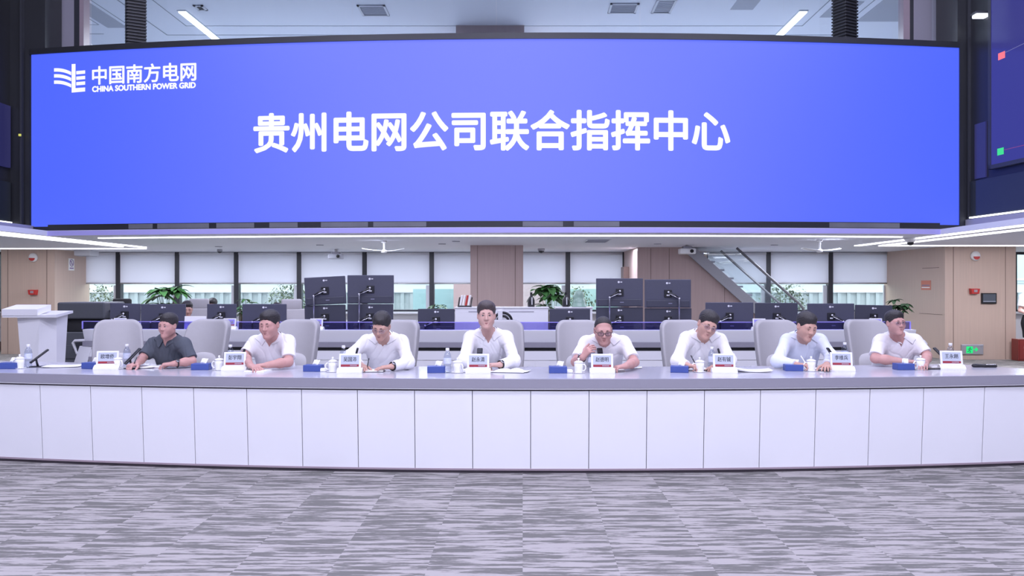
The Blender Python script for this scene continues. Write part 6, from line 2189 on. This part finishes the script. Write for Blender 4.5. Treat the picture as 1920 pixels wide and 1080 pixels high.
people = [
    dict(label='man in a dark slate short-sleeved shirt with a watch, writing and glancing up', seed=1, skin='c', shirt='dark', hs=0.86, fat=0.9,
         head=(315, 611, 7.66), yaw=-15, pitch=6, roll=3, shA=(287, 645, 7.84), shB=(346, 645, 7.68), elA=(268, 7.72, 0.83), wrA=(257, 7.50, 0.795),
         dirA=(-0.35, -0.9, -0.15), poseA='pen', elB=(360, 7.62, 0.81), wrB=(326, 7.50, 0.795), dirB=(-1, -0.22, -0.08), poseB='loose', watch='B',
         hairline=0.060, hairvol=1.3, gaze=-0.002, vdepth=0.075, short=0.86),
    dict(label='man in a white short-sleeved shirt, second from the lectern, looking down with folded hands', seed=2, skin='c', shirt='check', hs=0.97,
         head=(505, 609, 7.46), yaw=-12, pitch=10, roll=0, shA=(478, 643, 7.66), shB=(541, 641, 7.60), elA=(458, 7.55, 0.86), wrA=(470, 7.26, 0.80),
         dirA=(0.5, -0.5, -0.1), poseA='loose', elB=(541, 7.45, 0.815), wrB=(500, 7.32, 0.80), dirB=(-1, -0.12, -0.06), poseB='loose',
         eyes=False, hairline=0.066, hairvol=0.8, fat=1.0, face_w=1.03, neck=0.95, short=0.80),
    dict(label='man in a white long-sleeved shirt and glasses with a black watch, bowing low to write', seed=3, skin='a', shirt='white', sleeve='long', hs=0.93, fat=0.95,
         head=(715, 612, 7.36), yaw=-10, pitch=27, roll=6, shA=(686, 641, 7.60), shB=(754, 641, 7.60), elA=(656, 7.50, 0.86), wrA=(676, 7.28, 0.80),
         dirA=(0.35, -0.8, -0.1), poseA='pen', elB=(765, 7.42, 0.815), wrB=(735, 7.25, 0.795), dirB=(-1, -0.28, -0.10), poseB='flat', watch='B',
         eyes=False, glasses='thin', hairline=0.062, hairvol=1.2),
    dict(label='upright man in a white long-sleeved shirt at the middle of the desk, speaking', seed=4, skin='b', shirt='white', sleeve='long', hs=0.99, fat=0.95,
         head=(912, 592, 7.58), yaw=2, pitch=1, roll=0, shA=(882, 633, 7.74), shB=(950, 633, 7.74), elA=(870, 7.48, 0.82), wrA=(893, 7.30, 0.80),
         dirA=(0.9, -0.3, 0.0), poseA='loose', elB=(964, 7.48, 0.82), wrB=(938, 7.30, 0.805), dirB=(-0.9, -0.25, 0.0), poseB='loose', watch='B',
         hair='hair_brown', hairline=0.066, hairvol=0.9, vdepth=0.095, neck=0.95),
    dict(label='balding man in black glasses and a white short-sleeved shirt, one hand raised over a sheet', seed=5, skin='c', shirt='check', hs=0.97,
         head=(1131, 620, 7.40), yaw=2, pitch=16, roll=0, shA=(1098, 643, 7.62), shB=(1170, 643, 7.62), elA=(1079, 7.46, 0.815), wrA=(1093, 7.27, 0.87),
         dirA=(0.55, -0.35, 0.75), poseA='loose', upA=(-0.5, -0.6, 0.5), elB=(1190, 7.42, 0.815), wrB=(1172, 7.22, 0.80), dirB=(-0.85, -0.42, -0.08), poseB='loose',
         eyes=False, glasses='black', hairline=0.104, hairvol=0.3, fat=0.97, short=0.80, watch='A'),
    dict(label='man in a white long-sleeved shirt writing with his head leaned to one side', seed=6, skin='a', shirt='white', sleeve='long', hs=0.98, fat=0.95,
         head=(1326, 610, 7.42), yaw=6, pitch=15, roll=18, shA=(1286, 635, 7.60), shB=(1350, 638, 7.62), elA=(1270, 7.44, 0.825), wrA=(1288, 7.26, 0.80),
         dirA=(0.75, -0.65, 0.0), poseA='pen', elB=(1368, 7.44, 0.83), wrB=(1350, 7.30, 0.80), dirB=(-0.7, -0.6, -0.08), poseB='loose',
         eyes=False, glasses='thin', hairline=0.058, hairvol=1.4, part=0.012),
    dict(label='man in a pale blue long-sleeved shirt writing, face turned down towards the exit sign side', seed=7, skin='a', shirt='blue', sleeve='long', hs=0.97, fat=0.95,
         head=(1512, 613, 7.48), yaw=14, pitch=18, roll=5, shA=(1476, 639, 7.70), shB=(1538, 639, 7.66), elA=(1458, 7.48, 0.82), wrA=(1494, 7.34, 0.80),
         dirA=(0.9, -0.35, 0.0), poseA='pen', elB=(1560, 7.50, 0.85), wrB=(1550, 7.34, 0.80), dirB=(-0.35, -0.95, -0.10), poseB='flat',
         eyes=False, hairline=0.058, hairvol=1.1),
    dict(label='broad-faced man in glasses and a white short-sleeved shirt nearest the exit sign, looking up', seed=8, skin='c', shirt='check', hs=0.87,
         head=(1679, 606, 7.64), yaw=10, pitch=0, roll=-2, shA=(1651, 640, 7.80), shB=(1716, 640, 7.80), elA=(1641, 7.70, 0.825), wrA=(1694, 7.60, 0.805),
         dirA=(1, -0.2, 0.0), poseA='flat', elB=(1738, 7.70, 0.85), wrB=(1735, 7.46, 0.80), dirB=(-0.55, -0.80, -0.05), poseB='loose',
         glasses='thin', hairline=0.062, hairvol=0.9, fat=1.03, face_w=1.07, neck=0.98, gaze=0.002, vdepth=0.095, short=0.84),
]
for P in people:
    build_person(P)

for (i, key, end, lab) in ((0, 'A', (0.02, 0.06, 0.10), 'pen in the hand of the man in the dark shirt'), (2, 'A', (0.01, 0.06, 0.10), 'pen in the hand of the man with the black watch'),
                           (5, 'A', (-0.05, 0.05, 0.11), 'pen in the hand of the man leaning his head'), (6, 'A', (-0.05, 0.04, 0.10), 'pen in the hand of the man in pale blue')):
    tip = people[i]['tip' + key]
    e = Vector(end)
    c = Vector(tip)
    s0 = c - e * (max(0.0, c.z - DZ - 0.014) / e.z)
    pen('dark ' + lab, s0, s0 + e * 1.2, 'black' if i != 6 else 'white_plastic')
# the sheet the bald man holds up
t = thing('paper_sheet', 'folded grey white sheet held upright by the bald man', 'paper', at(1141, 684, 7.24), 0, 'papers on the conference desk')
b = B()
b.hull([(-0.085, -0.002, -0.065), (0.012, -0.004, -0.065), (0.012, -0.002, -0.065), (-0.085, 0.0, -0.065), (-0.07, 0.0, 0.02), (0.016, -0.01, 0.105), (0.016, -0.008, 0.105), (-0.07, 0.002, 0.02)])
b.build('sheet', MAT['paper'], t)


# ---- staff behind the rear console, seen between the monitors
def staff(label, head, yaw, shirt, hair_vol, seed):
    P = dict(label=label, seed=seed, skin='a', shirt=shirt, hs=0.92, head=head, yaw=yaw, pitch=14, roll=0, group='staff behind the rear console', h=0.006,
             hairline=0.058, hairvol=hair_vol, eyes=False)
    px, py, Y = head
    P['shA'] = (px - 26, py + 38, Y + 0.14); P['shB'] = (px + 26, py + 38, Y + 0.14)
    P['elA'] = (px - 34, Y - 0.05, 0.86); P['elB'] = (px + 34, Y - 0.05, 0.86)
    P['wrA'] = (px - 20, Y - 0.30, 0.80); P['wrB'] = (px + 20, Y - 0.30, 0.80)
    P['dirA'] = (0.3, -1, -0.1); P['dirB'] = (-0.3, -1, -0.1); P['poseA'] = P['poseB'] = 'loose'
    build_person(P)


staff('dark-haired staff member in pale blue seated behind the man in the dark shirt', (351, 580, 12.5), 25, 'blue', 1.0, 21)
staff('staff member in white seated behind the small monitor, only forehead and hair showing', (398, 573, 14.3), 0, 'white', 1.0, 22)
staff('staff member in white seated behind the monitor above the second man', (520, 584, 12.4), 30, 'white', 1.0, 23)

# ---- woman standing at the edge of the picture by the extinguisher cabinet
Yw = 15.7
cx_ = xa(1935, Yw)
w_ = thing('person', 'woman in white top and black skirt standing by the red cabinet at the picture edge', 'person', (cx_, Yw, 0))
off = (cx_, Yw, 0.0)
f = Field((cx_ - 0.36, Yw - 0.28, 0.0), (cx_ + 0.36, Yw + 0.24, 1.64), 0.009)
c = lambda x, y, z: V3(cx_ + x, Yw + y, z)
f.ell(c(0, 0.01, 1.51), (0.072, 0.09, 0.105), 0.02); f.ell(c(0, -0.03, 1.46), (0.055, 0.06, 0.075), 0.03)
f.cone(c(0, -0.085, 1.50), c(0, -0.10, 1.475), 0.009, 0.012, 0.012)
f.cone(c(0, 0.02, 1.30), c(0, 0.02, 1.43), 0.052, 0.046, 0.03)
f.cone(c(-0.14, 0.02, 1.285), c(0.14, 0.02, 1.285), 0.05, 0.05, 0.05)
f.cone(c(0, 0.02, 0.95), c(0, 0.02, 1.2), 0.115, 0.13, 0.05, sc=(1, 0.7, 1))
for s_ in (-1, 1):
    f.cone(c(s_ * 0.165, 0.02, 1.275), c(s_ * 0.20, 0.03, 1.03), 0.043, 0.036, 0.03)
    f.cone(c(s_ * 0.20, 0.03, 1.03), c(s_ * 0.07, -0.16, 0.93), 0.036, 0.025, 0.02)
    pr_, _ = hand_prims(c(s_ * 0.07, -0.16, 0.93), (-s_ * 0.9, -0.2, -0.2), (0, -1, 0.3), -s_, 'loose', 0.92)
    for (a, b_, ra, rb, k) in pr_:
        f.cone(a, b_, ra, rb, k)
    f.cone(c(s_ * 0.075, 0.02, 0.90), c(s_ * 0.07, 0.0, 0.48), 0.082, 0.05, 0.03)
    f.cone(c(s_ * 0.07, 0.0, 0.48), c(s_ * 0.07, 0.02, 0.34), 0.05, 0.054, 0.02)
    f.cone(c(s_ * 0.07, 0.02, 0.34), c(s_ * 0.065, 0.02, 0.08), 0.052, 0.034, 0.02)
    f.cone(c(s_ * 0.065, 0.03, 0.05), c(s_ * 0.07, -0.12, 0.035), 0.036, 0.026, 0.02)
link_mesh('body', f.mesh('body', off), SK['b'], w_)
f = Field((cx_ - 0.34, Yw - 0.2, 0.86), (cx_ + 0.34, Yw + 0.22, 1.42), 0.009)
f.cone(c(0, 0.02, 0.92), c(0, 0.02, 1.2), 0.145, 0.15, 0.05, sc=(1, 0.72, 1)); f.cone(c(-0.14, 0.02, 1.285), c(0.14, 0.02, 1.285), 0.064, 0.064, 0.05)
for s_ in (-1, 1):
    f.cone(c(s_ * 0.165, 0.02, 1.275), c(s_ * 0.20, 0.03, 1.03), 0.060, 0.058, 0.03, cut=(c(s_ * 0.19, 0.025, 1.11), unit(V3(s_ * 0.035, 0.01, -0.245))))
f.cone(c(0, 0.01, 1.33), c(0, 0.01, 1.5), 0.058, 0.064, 0.01, op='sub')
link_mesh('blouse', f.mesh('blouse', off), CL['white'], w_)
f = Field((cx_ - 0.28, Yw - 0.22, 0.44), (cx_ + 0.28, Yw + 0.24, 1.02), 0.010)
f.cone(c(0, 0.02, 0.99), c(0, 0.02, 0.80), 0.140, 0.168, 0.03, sc=(1, 0.72, 1), cut=(c(0, 0, 1.0), (0, 0, 1))); f.cone(c(0, 0.02, 0.80), c(0, 0.01, 0.52), 0.168, 0.150, 0.04, sc=(1, 0.75, 1), cut=(c(0, 0, 0.53), (0, 0, -1)))
link_mesh('skirt', f.mesh('skirt', off), CL['skirt'], w_)
f = Field((cx_ - 0.14, Yw - 0.14, 1.34), (cx_ + 0.14, Yw + 0.18, 1.66), 0.007)
f.ell(c(0, 0.03, 1.53), (0.085, 0.098, 0.098), 0.0); f.ell(c(0, 0.105, 1.46), (0.05, 0.045, 0.05), 0.03); f.cone(c(0, -0.085, 1.38), c(0, -0.085, 1.50), 0.07, 0.062, 0.02, op='sub')
link_mesh('hair', f.mesh('hair', off), MAT['hair'], w_)
f = Field((cx_ - 0.14, Yw - 0.18, 0.0), (cx_ + 0.14, Yw + 0.1, 0.14), 0.008)
for s_ in (-1, 1):
    f.cone(c(s_ * 0.065, 0.035, 0.045), c(s_ * 0.07, -0.13, 0.035), 0.042, 0.032, 0.02)
X, Y, Z = f.grid(); f.f = np.maximum(f.f, (Z - 0.075) + 0 * X + 0 * Y).astype(np.float32)
link_mesh('shoes', f.mesh('shoes', off), MAT['shoe'], w_)
